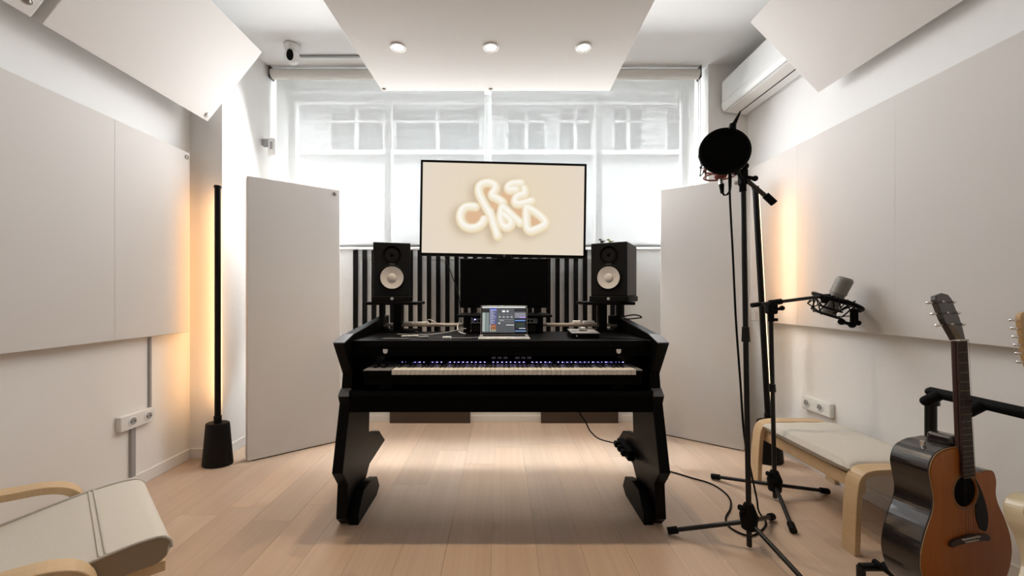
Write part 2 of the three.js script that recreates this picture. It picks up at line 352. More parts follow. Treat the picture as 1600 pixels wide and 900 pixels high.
// ================= AIR CONDITIONER, CAMERA, SENSOR, SOCKETS =================
{
  const a = thing('air_conditioner', 'white wall air conditioner at the top of the right wall', 'air conditioner', [1.86, 2.53, 2.62]);
  const pr = new THREE.Shape(); pr.moveTo(1.963, 2.522); pr.lineTo(1.93, 2.522); pr.lineTo(1.775, 2.542); pr.quadraticCurveTo(1.745, 2.552, 1.745, 2.59); pr.lineTo(1.75, 2.77); pr.quadraticCurveTo(1.752, 2.80, 1.785, 2.80); pr.lineTo(1.963, 2.80); pr.closePath();
  wpart('body', extrude(pr, 0.84, 0.008, 3).translate(0, 0, -3.045), M.whitePlastic, a);
  wpart('front_cover', lim(1.7425, 1.747, 2.615, 2.765, 2.225, 3.03), M.whitePlastic, a);
  const along = (x0, y0, x1, y1, t, da, db, lift) => { const g = bx(Math.hypot(x1 - x0, y1 - y0), t, db - da); g.rotateZ(Math.atan2(y1 - y0, x1 - x0)); return g.translate((x0 + x1) / 2, (y0 + y1) / 2 - lift, -(da + db) / 2); };
  wpart('louver', along(1.785, 2.541, 1.862, 2.531, 0.006, 2.25, 3.0, 0.001), M.offWhite, a);
  wpart('vent_slot', along(1.866, 2.5305, 1.872, 2.5297, 0.004, 2.25, 3.0, 0.001), M.blackMatte, a);
  wpart('seam', [along(1.764, 2.5455, 1.767, 2.545, 0.002, 2.22, 3.03, 0.001), along(1.94, 2.5215, 1.943, 2.5215, 0.002, 2.22, 3.03, 0.0008)], M.grey, a);
}
{
  const c = thing('security_camera', 'small white dome camera with black face on the ceiling by the left blind', 'camera', [-1.534, 2.79, 2.815]);
  part('base', lathe([[0, 0.14], [0.05, 0.14], [0.052, 0.125], [0.047, 0.10], [0.036, 0.09]], 32), M.whitePlastic, c);
  part('head', new THREE.SphereGeometry(0.05, 28, 18).scale(1, 1.15, 1).translate(0, 0.05, 0), M.whitePlastic, c);
  part('lens', new THREE.SphereGeometry(0.033, 24, 14).scale(0.8, 1.25, 0.5).translate(0.006, 0.045, 0.037), M.black, c);
}
single('cable_channel', rlim(-1.54, -1.0, CE - 0.014, CE, 2.93, 2.95, 0.003), M.grey, 'thin grey cable channel on the ceiling beside the dome camera', 'cable channel');
{
  const s = thing('wall_sensor', 'small white motion sensor on the left window reveal', 'sensor', [PL + 0.002, 2.18, 3.02]);
  part('bracket', rb(0.05, 0.055, 0.04, 0.006, 0.024, 0.11, 0), M.grey, s);
  part('housing', rb(0.055, 0.14, 0.03, 0.014, 0.075, 0.075, -0.01, 4), M.whitePlastic, s);
  part('lens', rb(0.02, 0.06, 0.006, 0.003, 0.078, 0.082, -0.026), M.grey, s);
}
function socketPlate(x, s, d0, d1, y0, y1, label, n) {  // s: +1 faces +X
  const p = thing('socket_plate', label, 'socket', [x, y0, (d0 + d1) / 2]);
  const X = x + s * 0.03;
  wpart('box', s > 0 ? rlim(x, X, y0, y1, d0, d1, 0.006) : rlim(X, x, y0, y1, d0, d1, 0.006), M.whitePlastic, p);
  for (let i = 0; i < n; i++) {
    const d = d0 + (d1 - d0) * (n === 2 ? [0.33, 0.8][i] : (i + 0.5) / n), cy = (y0 + y1) / 2;
    const k = wpart('socket', new THREE.TorusGeometry(0.023, 0.004, 8, 28).rotateY(Math.PI / 2).translate(X, cy, -d), M.white, p);
    wpart('recess', new THREE.CylinderGeometry(0.021, 0.021, 0.002, 24).rotateZ(Math.PI / 2).translate(X + s * 0.001, cy, -d), M.grey, k);
    wpart('contact', [-1, 1].map((e) => new THREE.CylinderGeometry(0.003, 0.003, 0.003, 10).rotateZ(Math.PI / 2).translate(X + s * 0.002, cy, -d + e * 0.0095)), M.blackMatte, k);
  }
  return p;
}
socketPlate(WL, 1, 2.08, 2.286, 0.348, 0.432, 'white double socket plate low on the left wall', 2);
socketPlate(WR, -1, 2.26, 2.475, 0.37, 0.455, 'white double socket plate low on the right wall above the footstool', 2);
single('cable_channel', rlim(WL, WL + 0.012, 0.43, 0.86, 2.272, 2.286, 0.003), M.grey, 'thin cable channel on the left wall between socket plate and acoustic panel', 'cable channel');
single('cable_channel', rlim(WL, WL + 0.016, 0.07, 0.35, 2.155, 2.182, 0.003), M.grey, 'short cable channel on the left wall from socket plate down to the skirting', 'cable channel');

// ================= FLOOR LAMPS =================
const LED = 17;
function floorLamp(x, d, topX, topY, face, label) {
  const l = thing('floor_lamp', label, 'lamp', [x, 0, d]);
  const base = lathe([[0, 0], [0.088, 0], [0.092, 0.006], [0.072, 0.255], [0.070, 0.268], [0.064, 0.272], [0, 0.272]], 40); base.scale(1, 1, 0.72);
  part('base', base, M.lampBlack, l);
  const a = new THREE.Vector3(0, 0.27, 0), b = new THREE.Vector3(topX - x, topY, 0), f = new THREE.Vector3(face[0], 0, -face[1]).normalize();
  part('collar', bar(new THREE.Vector3(0, 0.268, 0), new THREE.Vector3((topX - x) * 0.03, 0.315, 0), 0.022), M.lampBlack, l);
  part('pole', [bar(a, b, 0.0175, 0.0175, 24), bar(b.clone().add(new THREE.Vector3(0, -0.005, 0)), b.clone().add(new THREE.Vector3(0, 0.01, 0)), 0.021)], M.lampBlack, l);
  const off = f.clone().multiplyScalar(0.0175), s0 = a.clone().lerp(b, 0.06).add(off), s1 = a.clone().lerp(b, 0.985).add(off);
  const g = new THREE.CylinderGeometry(0.009, 0.009, s0.distanceTo(s1), 14);
  part('light_strip', orient(g, s0, s1), M.strip, l);
  const w = l.position, mid = s0.clone().add(s1).multiplyScalar(0.5).add(w).addScaledVector(f, 0.011);
  const rl = new THREE.RectAreaLight(new THREE.Color(1.0, 0.52, 0.22), LED, 0.018, s0.distanceTo(s1) * 0.98); rl.name = 'led_glow'; rl.position.copy(mid); scene.add(rl);
  const up = b.clone().sub(a).normalize(); rl.up.copy(up); rl.lookAt(mid.clone().add(f));
}
floorLamp(-1.834, 2.485, -1.834, 1.793, [-0.75, 0.66], 'black floor lamp with glowing strip in the left corner');
floorLamp(1.76, 2.53, 1.675, 1.80, [0.93, 0.2], 'leaning black floor lamp with glowing strip at the right wall');

// ================= DESK =================
{
  const d = thing('studio_desk', 'large black studio desk with angular side panels and a keyboard tray', 'desk', [0, 0, 2.1]);
  const prof = [[1.768, 0.873], [1.89, 0.905], [2.486, 0.967], [2.486, 0.84], [2.42, 0.74], [2.44, 0.60], [2.12, 0.46], [2.11, 0.33], [2.29, 0.287], [2.40, 0.19], [2.118, 0.164], [2.06, 0.11], [2.10, 0.05], [2.06, 0], [1.845, 0], [1.80, 0.047], [1.816, 0.201], [1.755, 0.281], [1.838, 0.576], [1.823, 0.611], [1.862, 0.645], [1.875, 0.7125]];
  for (const s of [-1, 1]) {
    const sp = wpart('side_panel', sideProfile(prof, s < 0 ? -0.775 : 0.725, s < 0 ? -0.725 : 0.775, 0.004), M.black, d);
    const x0 = s < 0 ? -0.727 : 0.68, x1 = s < 0 ? -0.68 : 0.727;
    wpart('foot', sideProfile([[1.83, 0], [2.10, 0], [2.15, 0.03], [2.11, 0.10], [2.0, 0.13], [1.9, 0.13], [1.83, 0.05]], x0, x1, 0.004), M.black, sp);
    const c = (p, q, t) => { const g = bx(0.052, t, Math.hypot(q[0] - p[0], q[1] - p[1]) * 0.9); g.rotateX(Math.atan2(q[1] - p[1], q[0] - p[0])); return g.translate(s * 0.75, (p[1] + q[1]) / 2 + t * 0.2, -(p[0] + q[0]) / 2); };
    for (const k of [0, 19]) wpart('lit_edge', c(prof[k], prof[k + 1], 0.004), M.cap, sp);  // thin lighter strips paint the lit upward faces of the side panel
  }
  wpart('desktop', [rlim(-0.726, 0.726, 0.845, 0.875, 1.872, 2.33, 0.003)], M.black, d);
  wpart('apron', rlim(-0.726, 0.726, 0.800, 0.846, 1.876, 1.90, 0.003), M.blackMatte, d);
  wpart('modesty_panel', lim(-0.70, 0.70, 0.62, 0.845, 2.31, 2.33), M.blackMatte, d);
  wpart('keyboard_tray', rlim(-0.726, 0.726, 0.615, 0.64, 1.83, 2.31, 0.003), M.black, d);
  wpart('front_beam', rlim(-0.726, 0.726, 0.537, 0.616, 1.832, 1.872, 0.004), M.blackMatte, d);
  const sh = wpart('rear_shelf', rlim(-0.722, 0.722, 0.903, 0.917, 2.35, 2.47, 0.003), M.shelfReflection, d);
  for (const x of [-0.4, 0.4]) wpart('shelf_foot', lim(x - 0.012, x + 0.012, 0.80, 0.903, 2.36, 2.44), M.black, sh);
  for (const x of [-0.4, 0.4]) wpart('brace', lim(x - 0.012, x + 0.012, 0.78, 0.846, 2.28, 2.44), M.black, sh);
  for (const x of [-0.543, 0.552]) wpart('clip', extrude((() => { const s = new THREE.Shape(); s.moveTo(-0.011, 0.009); s.lineTo(0.011, 0.009); s.lineTo(0.011, -0.002); s.absarc(0, -0.002, 0.011, 0, Math.PI, true); return s; })(), 0.003).translate(x * 1.04, 0.824, -1.875), M.white, d, 'small white half-disc painted as a hole onto bright wall');  // white half-discs imitate bright wall showing through holes in the apron
}
{ // controller keyboard on the tray
  const k = thing('midi_keyboard', 'long black keyboard with white keys and blue key lights on the desk tray', 'keyboard', [0.008, 0.64, 2.05]);
  wpart('body', [rlim(-0.689, 0.705, 0.641, 0.686, 1.935, 2.21, 0.004), rlim(-0.552, 0.68, 0.68, 0.722, 2.076, 2.21, 0.003)], M.blackMatte, k);
  for (const [x0, x1, n] of [[-0.689, -0.553, 'left_panel'], [0.677, 0.705, 'right_panel']]) {
    const q = wpart(n, rlim(x0, x1, 0.68, 0.711, 1.918, 2.21, 0.003), M.blackMatte, k);
    wpart('top_plate', rlim(x0, x1, 0.7105, 0.7145, 1.917, 2.21, 0.0015), M.litTopGrey, q);  // lighter grey paints the lit top of the black end panel
  }
  for (const x of [-0.645, -0.605]) wpart('wheel', new THREE.CylinderGeometry(0.024, 0.024, 0.02, 24).rotateZ(Math.PI / 2).translate(x, 0.710, -1.99), M.rubber, k);
  const N = 52, w = 1.222 / N, x0 = -0.548;
  const wg = rb(w - 0.0012, 0.024, 0.152, 0.0012, 0, 0, 0, 1), bg = rb(0.0115, 0.028, 0.10, 0.0015, 0, 0, 0, 1), lg = bx(0.007, 0.002, 0.006);
  const put = (name, g, m, x, y, d) => { const o = part(name, g, m, k); o.position.set(x - k.position.x, y - k.position.y, -d - k.position.z); return o; };
  const dim = (i) => [2, 3, 9, 10, 16, 17, 33, 34, 50, 60, 71, 84].includes(i);
  let n = 0;
  for (let i = 0; i < N; i++) {
    const x = x0 + (i + 0.5) * w, note = (i + 5) % 7;   // 0 = C; the first key is an A
    put('white_key', wg, M.keyWhite, x, 0.703, 1.996);
    if (!dim(n++)) put('key_light', lg, M.keyLight, x, 0.7226, 2.081);
    if (i < N - 1 && ![2, 6].includes(note)) { put('black_key', bg, M.keyBlack, x + w / 2, 0.714, 2.023); if (!dim(n++)) put('key_light', lg, M.keyLight, x + w / 2, 0.7226, 2.081); }
  }
  for (let i = 0; i < 7; i++) if (i !== 3) wpart('panel_button', rlim(-0.055 + i * 0.034, -0.031 + i * 0.034, 0.7215, 0.733, 2.185, 2.197, 0.002), M.offWhite, k);
  for (const [x, d] of [[-0.6, 2.0], [0.6, 2.0], [-0.6, 2.18], [0.6, 2.18]]) wpart('rubber_foot', lim(x - 0.03, x + 0.03, 0.6095, 0.645, d - 0.015, d + 0.015), M.rubber, k);
  k.position.y += 0.031; k.position.z += 0.118; k.scale.x = 0.94;
}

// ================= SPEAKERS =================
function speaker(at, yaw, label, standLabel, side) {
  const st = thing('speaker_stand', standLabel, 'stand', [at[0], 0.875, at[2] + 0.1]);
  part('top_plate', rb(0.30, 0.018, 0.26, 0.004, 0, 0.172, 0), M.black, st);
  part('post', lim(-0.024, 0.024, 0, 0.165, -0.03, 0.03).translate(-0.012 * side, 0, 0), M.black, st);
  part('post', lim(-0.012, 0.012, 0.0, 0.165, -0.02, 0.02).translate(0.09 * side, 0, 0.0), M.black, st);
  part('base_plate', rb(0.26, 0.008, 0.18, 0.003, 0, 0.004, 0), M.black, st);
  const p = thing('speaker', label, 'speaker', at, yaw);
  const w = 0.214, h = 0.318, t = 0.27;
  part('pad', rb(w + 0.018, 0.034, t, 0.005, 0, 0.017, t / 2), M.rubber, p);
  part('cabinet', rb(w, h, t, 0.006, 0, 0.034 + h / 2, t / 2 + 0.006), M.cabinet, p);
  const c = new THREE.Vector3(0, 0.034 + h * 0.345, -0.004);
  const wf = part('woofer', lathe([[0.02, -0.006], [0.040, -0.004], [0.0645, 0.001], [0.066, 0.001]], 56).rotateX(Math.PI / 2).translate(c.x, c.y, c.z + 0.005), M.cone, p);
  part('dust_cap', new THREE.SphereGeometry(0.03, 32, 10, 0, Math.PI * 2, 0, 1.0).rotateX(Math.PI / 2).scale(1, 1, 0.35).translate(c.x, c.y, c.z - 0.0035), M.cone, wf);
  part('surround', new THREE.TorusGeometry(0.071, 0.0065, 12, 56).translate(c.x, c.y, c.z + 0.001), M.rubber, p);
  const tc = new THREE.Vector3(0, 0.034 + h * 0.77, -0.004);
  part('tweeter', [lathe([[0.012, -0.01], [0.03, -0.006], [0.05, 0.0012], [0.053, 0.0015]], 48).rotateX(Math.PI / 2).translate(tc.x, tc.y, tc.z + 0.001), new THREE.SphereGeometry(0.013, 20, 10).scale(1, 1, 0.6).translate(tc.x, tc.y, tc.z - 0.006)], M.blackMatte, p);
  part('name_plate', bx(0.03, 0.004, 0.001, 0, 0.034 + h * 0.60, 0.005), M.grey, p);
  part('badge', lathe([[0, 0.002], [0.0085, 0.002], [0.0095, 0]], 24).rotateX(Math.PI / 2).translate(0, 0.018, 0), M.alu, p);
  return p;
}
speaker([-0.645, 1.056, 2.27], Math.atan2(0.62, 2.27) * 0.98, 'black studio speaker with white cone, left of the television', 'black desktop speaker stand under the left speaker', -1);
speaker([0.634, 1.056, 2.27], -0.53, 'black studio speaker with white cone and two tiny figures on top, right of the television', 'black desktop speaker stand under the right speaker', 1);
{ // two tiny figures on the right speaker
  const y = 1.4085;
  const f = (x, d, m, label, flip) => {
    const t = thing('toy_figure', label, 'toy', [x, y, d]);
    part('body', [new THREE.SphereGeometry(0.009, 12, 8).scale(1.3, 0.9, 0.9).translate(0, 0.014, 0), new THREE.SphereGeometry(0.007, 12, 8).scale(1.4, 0.8, 0.9).translate(-0.012 * flip, 0.026, 0), bar(new THREE.Vector3(0.008 * flip, 0.014, 0), new THREE.Vector3(0.026 * flip, 0.020, 0), 0.004, 0.001, 8)], m, t);
    for (const [a, b] of [[-0.006, 0.004], [-0.006, -0.004], [0.007, 0.004], [0.007, -0.004]]) part('leg', bar(new THREE.Vector3(a, 0, b), new THREE.Vector3(a * 0.8, 0.012, b), 0.0022, 0.003, 8), m, t);
  };
  f(0.616, 2.345, M.darkGrey, 'tiny dark animal figure on the right speaker', 1);
  f(0.668, 2.35, M.green, 'tiny olive green animal figure on the right speaker', 1);
}

// ================= TELEVISION =================
function canvasTex(w, h, draw) {
  const c = document.createElement('canvas'); c.width = w; c.height = h; draw(c.getContext('2d'), w, h);
  const t = new THREE.CanvasTexture(c); t.colorSpace = THREE.SRGBColorSpace; t.magFilter = THREE.LinearFilter; return t;
}
const tvTex = canvasTex(1290, 740, (g, w, h) => {
  // picture coordinates: 5 per photograph pixel, origin at the screen's top left corner
  const bg = g.createRadialGradient(w * 0.55, h * 0.45, 40, w * 0.5, h * 0.5, w * 0.65);
  bg.addColorStop(0, '#e9d8bd'); bg.addColorStop(1, '#e5d8c8'); g.fillStyle = bg; g.fillRect(0, 0, w, h);
  g.lineCap = g.lineJoin = 'round';
  const ox = -105, oy = -125;
  const strokes = [
    // C
    [[525, 478], [470, 470], [420, 500], [402, 560], [420, 620], [470, 655], [540, 650], [585, 610], [597, 580]],
    // R
    [[640, 530], [575, 420], [545, 345], [560, 295], [620, 272], [680, 290], [688, 330], [645, 385], [700, 405], [742, 435]],
    [[640, 515], [665, 590], [690, 665], [706, 715]],
    // O and A
    [[740, 480], [722, 545], [735, 615], [775, 650], [812, 628], [815, 590], [785, 560], [745, 540]],
    [[748, 476], [810, 535], [885, 602]],
    // E
    [[890, 275], [820, 275], [780, 310], [790, 340], [850, 330]],
    [[915, 320], [930, 370], [870, 375], [840, 410], [845, 450], [900, 445], [975, 420]],
    // D
    [[935, 480], [930, 560], [945, 680], [1030, 650], [1105, 605], [1050, 540], [960, 480], [935, 480]],
  ];
  const draw = (dx, dy, lw, col) => {
    g.strokeStyle = col; g.lineWidth = lw;
    for (const s of strokes) {
      g.beginPath(); g.moveTo(s[0][0] + ox + dx, s[0][1] + oy + dy);
      for (let i = 1; i < s.length - 1; i++) { const mx = (s[i][0] + s[i + 1][0]) / 2, my = (s[i][1] + s[i + 1][1]) / 2; g.quadraticCurveTo(s[i][0] + ox + dx, s[i][1] + oy + dy, mx + ox + dx, my + oy + dy); }
      const e = s[s.length - 1]; g.lineTo(e[0] + ox + dx, e[1] + oy + dy); g.stroke();
    }
  };
  g.filter = 'blur(28px)'; draw(-34, 26, 84, 'rgba(165,140,115,0.45)'); g.filter = 'none';
  // warm depths between the letters
  g.filter = 'blur(10px)'; g.fillStyle = '#dfb894';
  for (const [x, y, rx, ry] of [[520, 565, 75, 62], [622, 350, 40, 40], [685, 460, 50, 45], [790, 390, 70, 60], [880, 525, 55, 60], [775, 600, 30, 28], [1010, 595, 50, 50]]) { g.beginPath(); g.ellipse(x + ox, y + oy, rx, ry, 0, 0, 7); g.fill(); }
  g.filter = 'none';
  g.filter = 'blur(3px)'; draw(0, 6, 74, '#ead6ae'); draw(-1, 1, 64, '#f0e2c6'); g.filter = 'blur(4px)'; draw(-3, -3, 46, '#f5ecd9'); draw(-5, -8, 24, '#faf5e9'); draw(-8, -12, 10, '#fefbf3'); g.filter = 'none';
});
{
  const t = thing('television', 'large wall television showing puffy cream letters', 'television', [0.018, 1.705, 2.74], 0.033);
  t.rotation.z = -0.0145;
  const w = 1.183, h = 0.678;
  part('housing', [rb(w, h, 0.028, 0.004, 0, 0, 0.014), rb(w * 0.6, h * 0.55, 0.04, 0.01, 0, -0.05, 0.045)], M.black, t);
  const bz = 0.015;
  part('bezel', [bx(w, bz, 0.006, 0, h / 2 - bz / 2, -0.003), bx(w, bz * 1.4, 0.006, 0, -h / 2 + bz * 0.7, -0.003), bx(bz, h, 0.006, -w / 2 + bz / 2, 0, -0.003), bx(bz, h, 0.006, w / 2 - bz / 2, 0, -0.003)], M.black, t);
  part('screen', new THREE.PlaneGeometry(w - 2 * bz, h - 2.4 * bz).translate(0, bz * 0.2, 0.001), std([0.01, 0.01, 0.01], 0.35, { emissive: 0xffffff, emissiveMap: tvTex, emissiveIntensity: 0.59 }), t);
  part('sensor', rb(0.085, 0.02, 0.012, 0.002, 0.005, -h / 2 + 0.006, -0.003), M.black, t);
  part('mount', [bx(0.3, 0.25, 0.02, 0, -0.15, 0.07), bar(new THREE.Vector3(0, -0.25, -0.07), new THREE.Vector3(0, -0.33, -0.52), 0.025), bx(0.16, 0.16, 0.02, 0, -0.335, 0.53)], M.blackMetal, t);
}
{ // dark monitor below it
  const m = thing('monitor', 'switched-off black monitor on the riser below the television', 'monitor', [0.02, 0.982, 2.42]);
  const w = 0.557, h = 0.312, y = 0.189;
  part('housing', rb(w, h, 0.03, 0.004, 0, y, 0.015), M.black, m);
  part('screen', bx(w - 0.012, h - 0.02, 0.002, 0, y + 0.003, -0.001), phys([0.0012, 0.0012, 0.0015], 0.2, { specularIntensity: 0.15 }), m);
  for (const x of [-0.2, -0.07, 0.07, 0.2]) part('stand_leg', lim(x - 0.013, x + 0.013, 0, 0.06, 0.0, 0.03), M.black, m);
}
{
  const w = thing('webcam', 'small black webcam bar clipped on top of the dark monitor', 'webcam', [0.02, 1.327, 2.415]);
  part('body', rb(0.09, 0.024, 0.026, 0.006, 0, 0.0125, 0), M.black, w);
  part('clip', lim(-0.025, 0.025, -0.025, 0.004, 0.036, 0.046), M.black, w);
  part('lens', lathe([[0, 0.002], [0.006, 0.002], [0.007, 0]], 20).rotateX(Math.PI / 2).translate(0, 0.012, 0.013), M.darkGrey, w);
}
{ // riser with rack gear
  const r = thing('monitor_riser', 'black riser shelf carrying the dark monitor on the desk', 'riser', [0.02, 0.875, 2.3]);
  part('shelf_top', rb(0.55, 0.014, 0.26, 0.003, 0, 0.100, 0.04), M.black, r);
  for (const x of [-0.225, 0.21]) part('leg', bx(0.03, 0.093, 0.2, x, 0.0465, 0.04), M.black, r);
  const g = thing('rack_unit', 'slim grey rack unit with a small blue light under the riser', 'audio gear', [0.02, 0.928, 2.3]);
  part('case', rb(0.39, 0.034, 0.17, 0.003, 0, 0.017, 0.04), M.darkGrey, g);
  part('face_plate', bx(0.388, 0.030, 0.003, 0, 0.017, -0.047), M.grey, g);
  for (const x of [-0.17, -0.15, 0.12, 0.14, 0.16]) part('knob', new THREE.CylinderGeometry(0.006, 0.006, 0.01, 16).rotateX(Math.PI / 2).translate(x, 0.017, 0.052), M.black, g);
  part('status_light', ball(0.004, new THREE.Vector3(-0.185 + 0.012, 0.024, 0.049), 10), M.keyLight, g);
  const q = thing('rack_unit', 'dark vented rack unit lowest under the riser, on the desk', 'audio gear', [0.02, 0.875, 2.3]);
  part('case', rb(0.39, 0.05, 0.17, 0.003, 0, 0.026, 0.04), M.blackMatte, q);
  for (let i = 0; i < 4; i++) part('vent_bar', bx(0.37, 0.004, 0.003, 0, 0.011 + i * 0.01, -0.046), M.darkWood, q);
}
// laptop
const lapTex = canvasTex(720, 450, (g, w, h) => {
  const R = (c, x, y, a, b) => { g.fillStyle = c; g.fillRect(x * w, y * h, a * w, b * h); };
  R('#55585c', 0, 0, 1, 1); R('#f2f2f2', 0, 0, 1, 0.05); R('#1a1b20', 0, 0.1, 0.17, 0.12);
  R('#9aa7a2', 0.01, 0.24, 0.07, 0.72); R('#74827f', 0.09, 0.24, 0.07, 0.72); R('#5b5f8c', 0.18, 0.06, 0.16, 0.62); R('#4a5bd0', 0.18, 0.08, 0.15, 0.06); R('#dfe4ff', 0.18, 0.13, 0.15, 0.02);
  for (let i = 0; i < 16; i++) { R('#c9ccd8', 0.185, 0.18 + i * 0.031, 0.04 + 0.09 * hash(i, 2, 3), 0.012); R('#cfd6d2', 0.015, 0.26 + i * 0.044, 0.05, 0.015); R('#aab6b2', 0.1, 0.26 + i * 0.044, 0.05, 0.012); }
  for (let i = 0; i < 5; i++) { R(['#c85a3a', '#d8933c', '#c8502f', '#d0a050', '#b9b9a0'][i], 0.21, 0.70 + i * 0.055, 0.11, 0.03); R('#ffffff', 0.18, 0.70 + i * 0.055, 0.02, 0.025); }
  R('#ffffff', 0.46, 0.15, 0.07, 0.07); R('#e9e9e9', 0.56, 0.15, 0.05, 0.07);
  for (let i = 0; i < 4; i++) { R('#b9bcc0', 0.38 + i * 0.09, 0.38, 0.05, 0.05); R('#8f9296', 0.37 + i * 0.09, 0.30, 0.06, 0.015); }
  R('#8b8e92', 0.37, 0.50, 0.35, 0.02); R('#a9acb0', 0.40, 0.52, 0.1, 0.03); R('#d0d3d6', 0.37, 0.62, 0.05, 0.05); R('#f4f4f4', 0.55, 0.70, 0.18, 0.025); R('#7d8084', 0.37, 0.58, 0.36, 0.015);
  R('#24262b', 0.74, 0.08, 0.26, 0.12); R('#8c8c96', 0.75, 0.24, 0.25, 0.2); R('#b79af0', 0.86, 0.40, 0.14, 0.04); R('#10182a', 0.74, 0.46, 0.26, 0.54); R('#6f9fe6', 0.75, 0.52, 0.24, 0.04); R('#2b3a33', 0.77, 0.62, 0.2, 0.2); R('#dfe8f6', 0.84, 0.83, 0.15, 0.025); R('#9ec4ff', 0.75, 0.93, 0.25, 0.025);
});
{
  const l = thing('laptop', 'open silver laptop with audio software on screen, in the middle of the desk', 'laptop', [0.015, 0.8755, 1.965]);
  part('base', rb(0.256, 0.011, 0.165, 0.004, 0, 0.0055, 0), M.alu, l);
  part('keyboard', bx(0.22, 0.001, 0.075, 0, 0.0115, 0.03), M.blackMatte, l);
  part('trackpad', bx(0.09, 0.0006, 0.05, 0, 0.0113, -0.048), M.grey, l);
  const tilt = 0.30, H = 0.160;
  const lid = part('lid', rb(0.25, H, 0.006, 0.0025, 0, H / 2, 0).rotateX(-tilt).translate(0, 0.010, -0.083), M.alu, l);
  part('lid_bezel', bx(0.246, H - 0.004, 0.001, 0, H / 2, -0.0032).rotateX(-tilt).translate(0, 0.010, -0.083), M.black, lid);
  part('screen', new THREE.PlaneGeometry(0.236, H - 0.016).translate(0, H / 2 + 0.002, 0.0044).rotateX(-tilt).translate(0, 0.010, -0.083), std([0.01, 0.01, 0.01], 0.3, { emissive: 0xffffff, emissiveMap: lapTex, emissiveIntensity: 0.55 }), lid);
}
{ // audio interface
  const a = thing('audio_interface', 'small desktop audio interface with silver top and round knob, right of the laptop', 'audio gear', [0.432, 0.8755, 2.03]);
  part('case', rb(0.142, 0.026, 0.13, 0.003, 0, 0.013, 0), M.blackMatte, a);
  const tp = part('top_plate', bx(0.142, 0.004, 0.136).rotateX(0.06).translate(0, 0.030, 0), M.alu, a);
  part('knob', lathe([[0, 0.052], [0.014, 0.052], [0.017, 0.048], [0.019, 0.030], [0, 0.030]], 28), M.alu, a);
  part('knob_ring', lathe([[0.019, 0.034], [0.024, 0.034], [0.024, 0.030]], 28), M.black, a);
  part('display', bx(0.028, 0.001, 0.02, 0.045, 0.0325, -0.01), M.white, a);
  for (let i = 0; i < 7; i++) part('button', bx(0.006, 0.002, 0.006, -0.035 + i * 0.012, 0.0345, -0.045), M.white, a);
  part('meter', bx(0.03, 0.001, 0.014, -0.045, 0.0325, -0.005), M.black, a);
  part('headphone_jack', new THREE.CylinderGeometry(0.004, 0.004, 0.004, 12).rotateX(Math.PI / 2).translate(-0.045, 0.012, 0.066), M.chrome, a);
}
// small things on the desk and its shelf
single('remote_control', rlim(-0.66, -0.55, 0.917, 0.930, 2.385, 2.42, 0.004), M.white, 'white rounded device at the left end of the rear desk shelf', 'device');
single('charger_block', rlim(-0.535, -0.455, 0.917, 0.929, 2.385, 2.42, 0.004), M.white, 'flat white adapter on the rear desk shelf right of the left speaker post', 'adapter');
single('adapter_box', rlim(0.445, 0.495, 0.917, 0.937, 2.37, 2.41, 0.005), M.white, 'smaller white box on the rear desk shelf left of the right speaker', 'adapter');
single('adapter_box', rlim(0.51, 0.58, 0.917, 0.936, 2.37, 2.41, 0.005), M.white, 'longer white box on the rear desk shelf beside the right speaker post', 'adapter');
single('card_reader', rlim(-0.297, -0.253, 0.8755, 0.886, 1.93, 1.96, 0.002), M.white, 'small white-topped card reader on the desk left of the laptop', 'device');
single('pen', bar(V(-0.525, 0.8795, 2.02), V(-0.44, 0.8795, 2.04), 0.004, 0.004, 10), M.alu, 'silver pen lying on the desk in front of the left speaker', 'pen');
single('pocket_knife', [rb(0.05, 0.009, 0.014, 0.004, 0, 0, 0).rotateY(0.4).translate(-0.40, 0.8805, -1.985), rb(0.02, 0.006, 0.01, 0.002, 0, 0, 0).rotateY(-0.5).translate(-0.425, 0.879, -1.99)], M.grey, 'small grey dongle on the desk between the pen and the card reader', 'device');
single('tablet_mat', rb(0.13, 0.004, 0.05, 0.002, 0, 0, 0).translate(-0.53, 0.8777, -1.93), M.darkGrey, 'thin dark pad lying near the front left of the desk', 'pad');
const cable = (name, pts, r, mat, label) => single(name, wire(pts.map((p) => V(...p)), r), mat, label, 'cable');
cable('cable', [[-0.47, 0.932, 2.40], [-0.44, 0.945, 2.36], [-0.38, 0.921, 2.34], [-0.30, 0.915, 2.34], [-0.23, 0.925, 2.34], [-0.19, 0.95, 2.33]], 0.003, M.offWhite, 'pale cable running along the rear desk shelf to the riser');
cable('cable', [[-0.235, 0.962, 2.24], [-0.25, 0.92, 2.21], [-0.245, 0.892, 2.19], [-0.215, 0.879, 2.17], [-0.20, 0.879, 2.16]], 0.0035, M.white, 'white cable curling down beside the left leg of the riser');
cable('cable', [[-0.58, 0.879, 2.14], [-0.48, 0.879, 2.10], [-0.38, 0.879, 2.12], [-0.30, 0.887, 2.17], [-0.20, 0.905, 2.2]], 0.003, M.grey, 'grey cable across the desk behind the dongle');
cable('cable', [[-0.255, 0.879, 1.945], [-0.2, 0.879, 1.95], [-0.15, 0.879, 1.96], [-0.112, 0.881, 1.965]], 0.0018, M.grey, 'thin cable from card reader to laptop');
cable('cable', [[0.49, 0.885, 1.965], [0.58, 0.879, 1.93], [0.66, 0.879, 1.90], [0.70, 0.879, 1.85], [0.705, 0.879, 1.82]], 0.003, M.rubber, 'black cable on the desk in front of the right speaker');
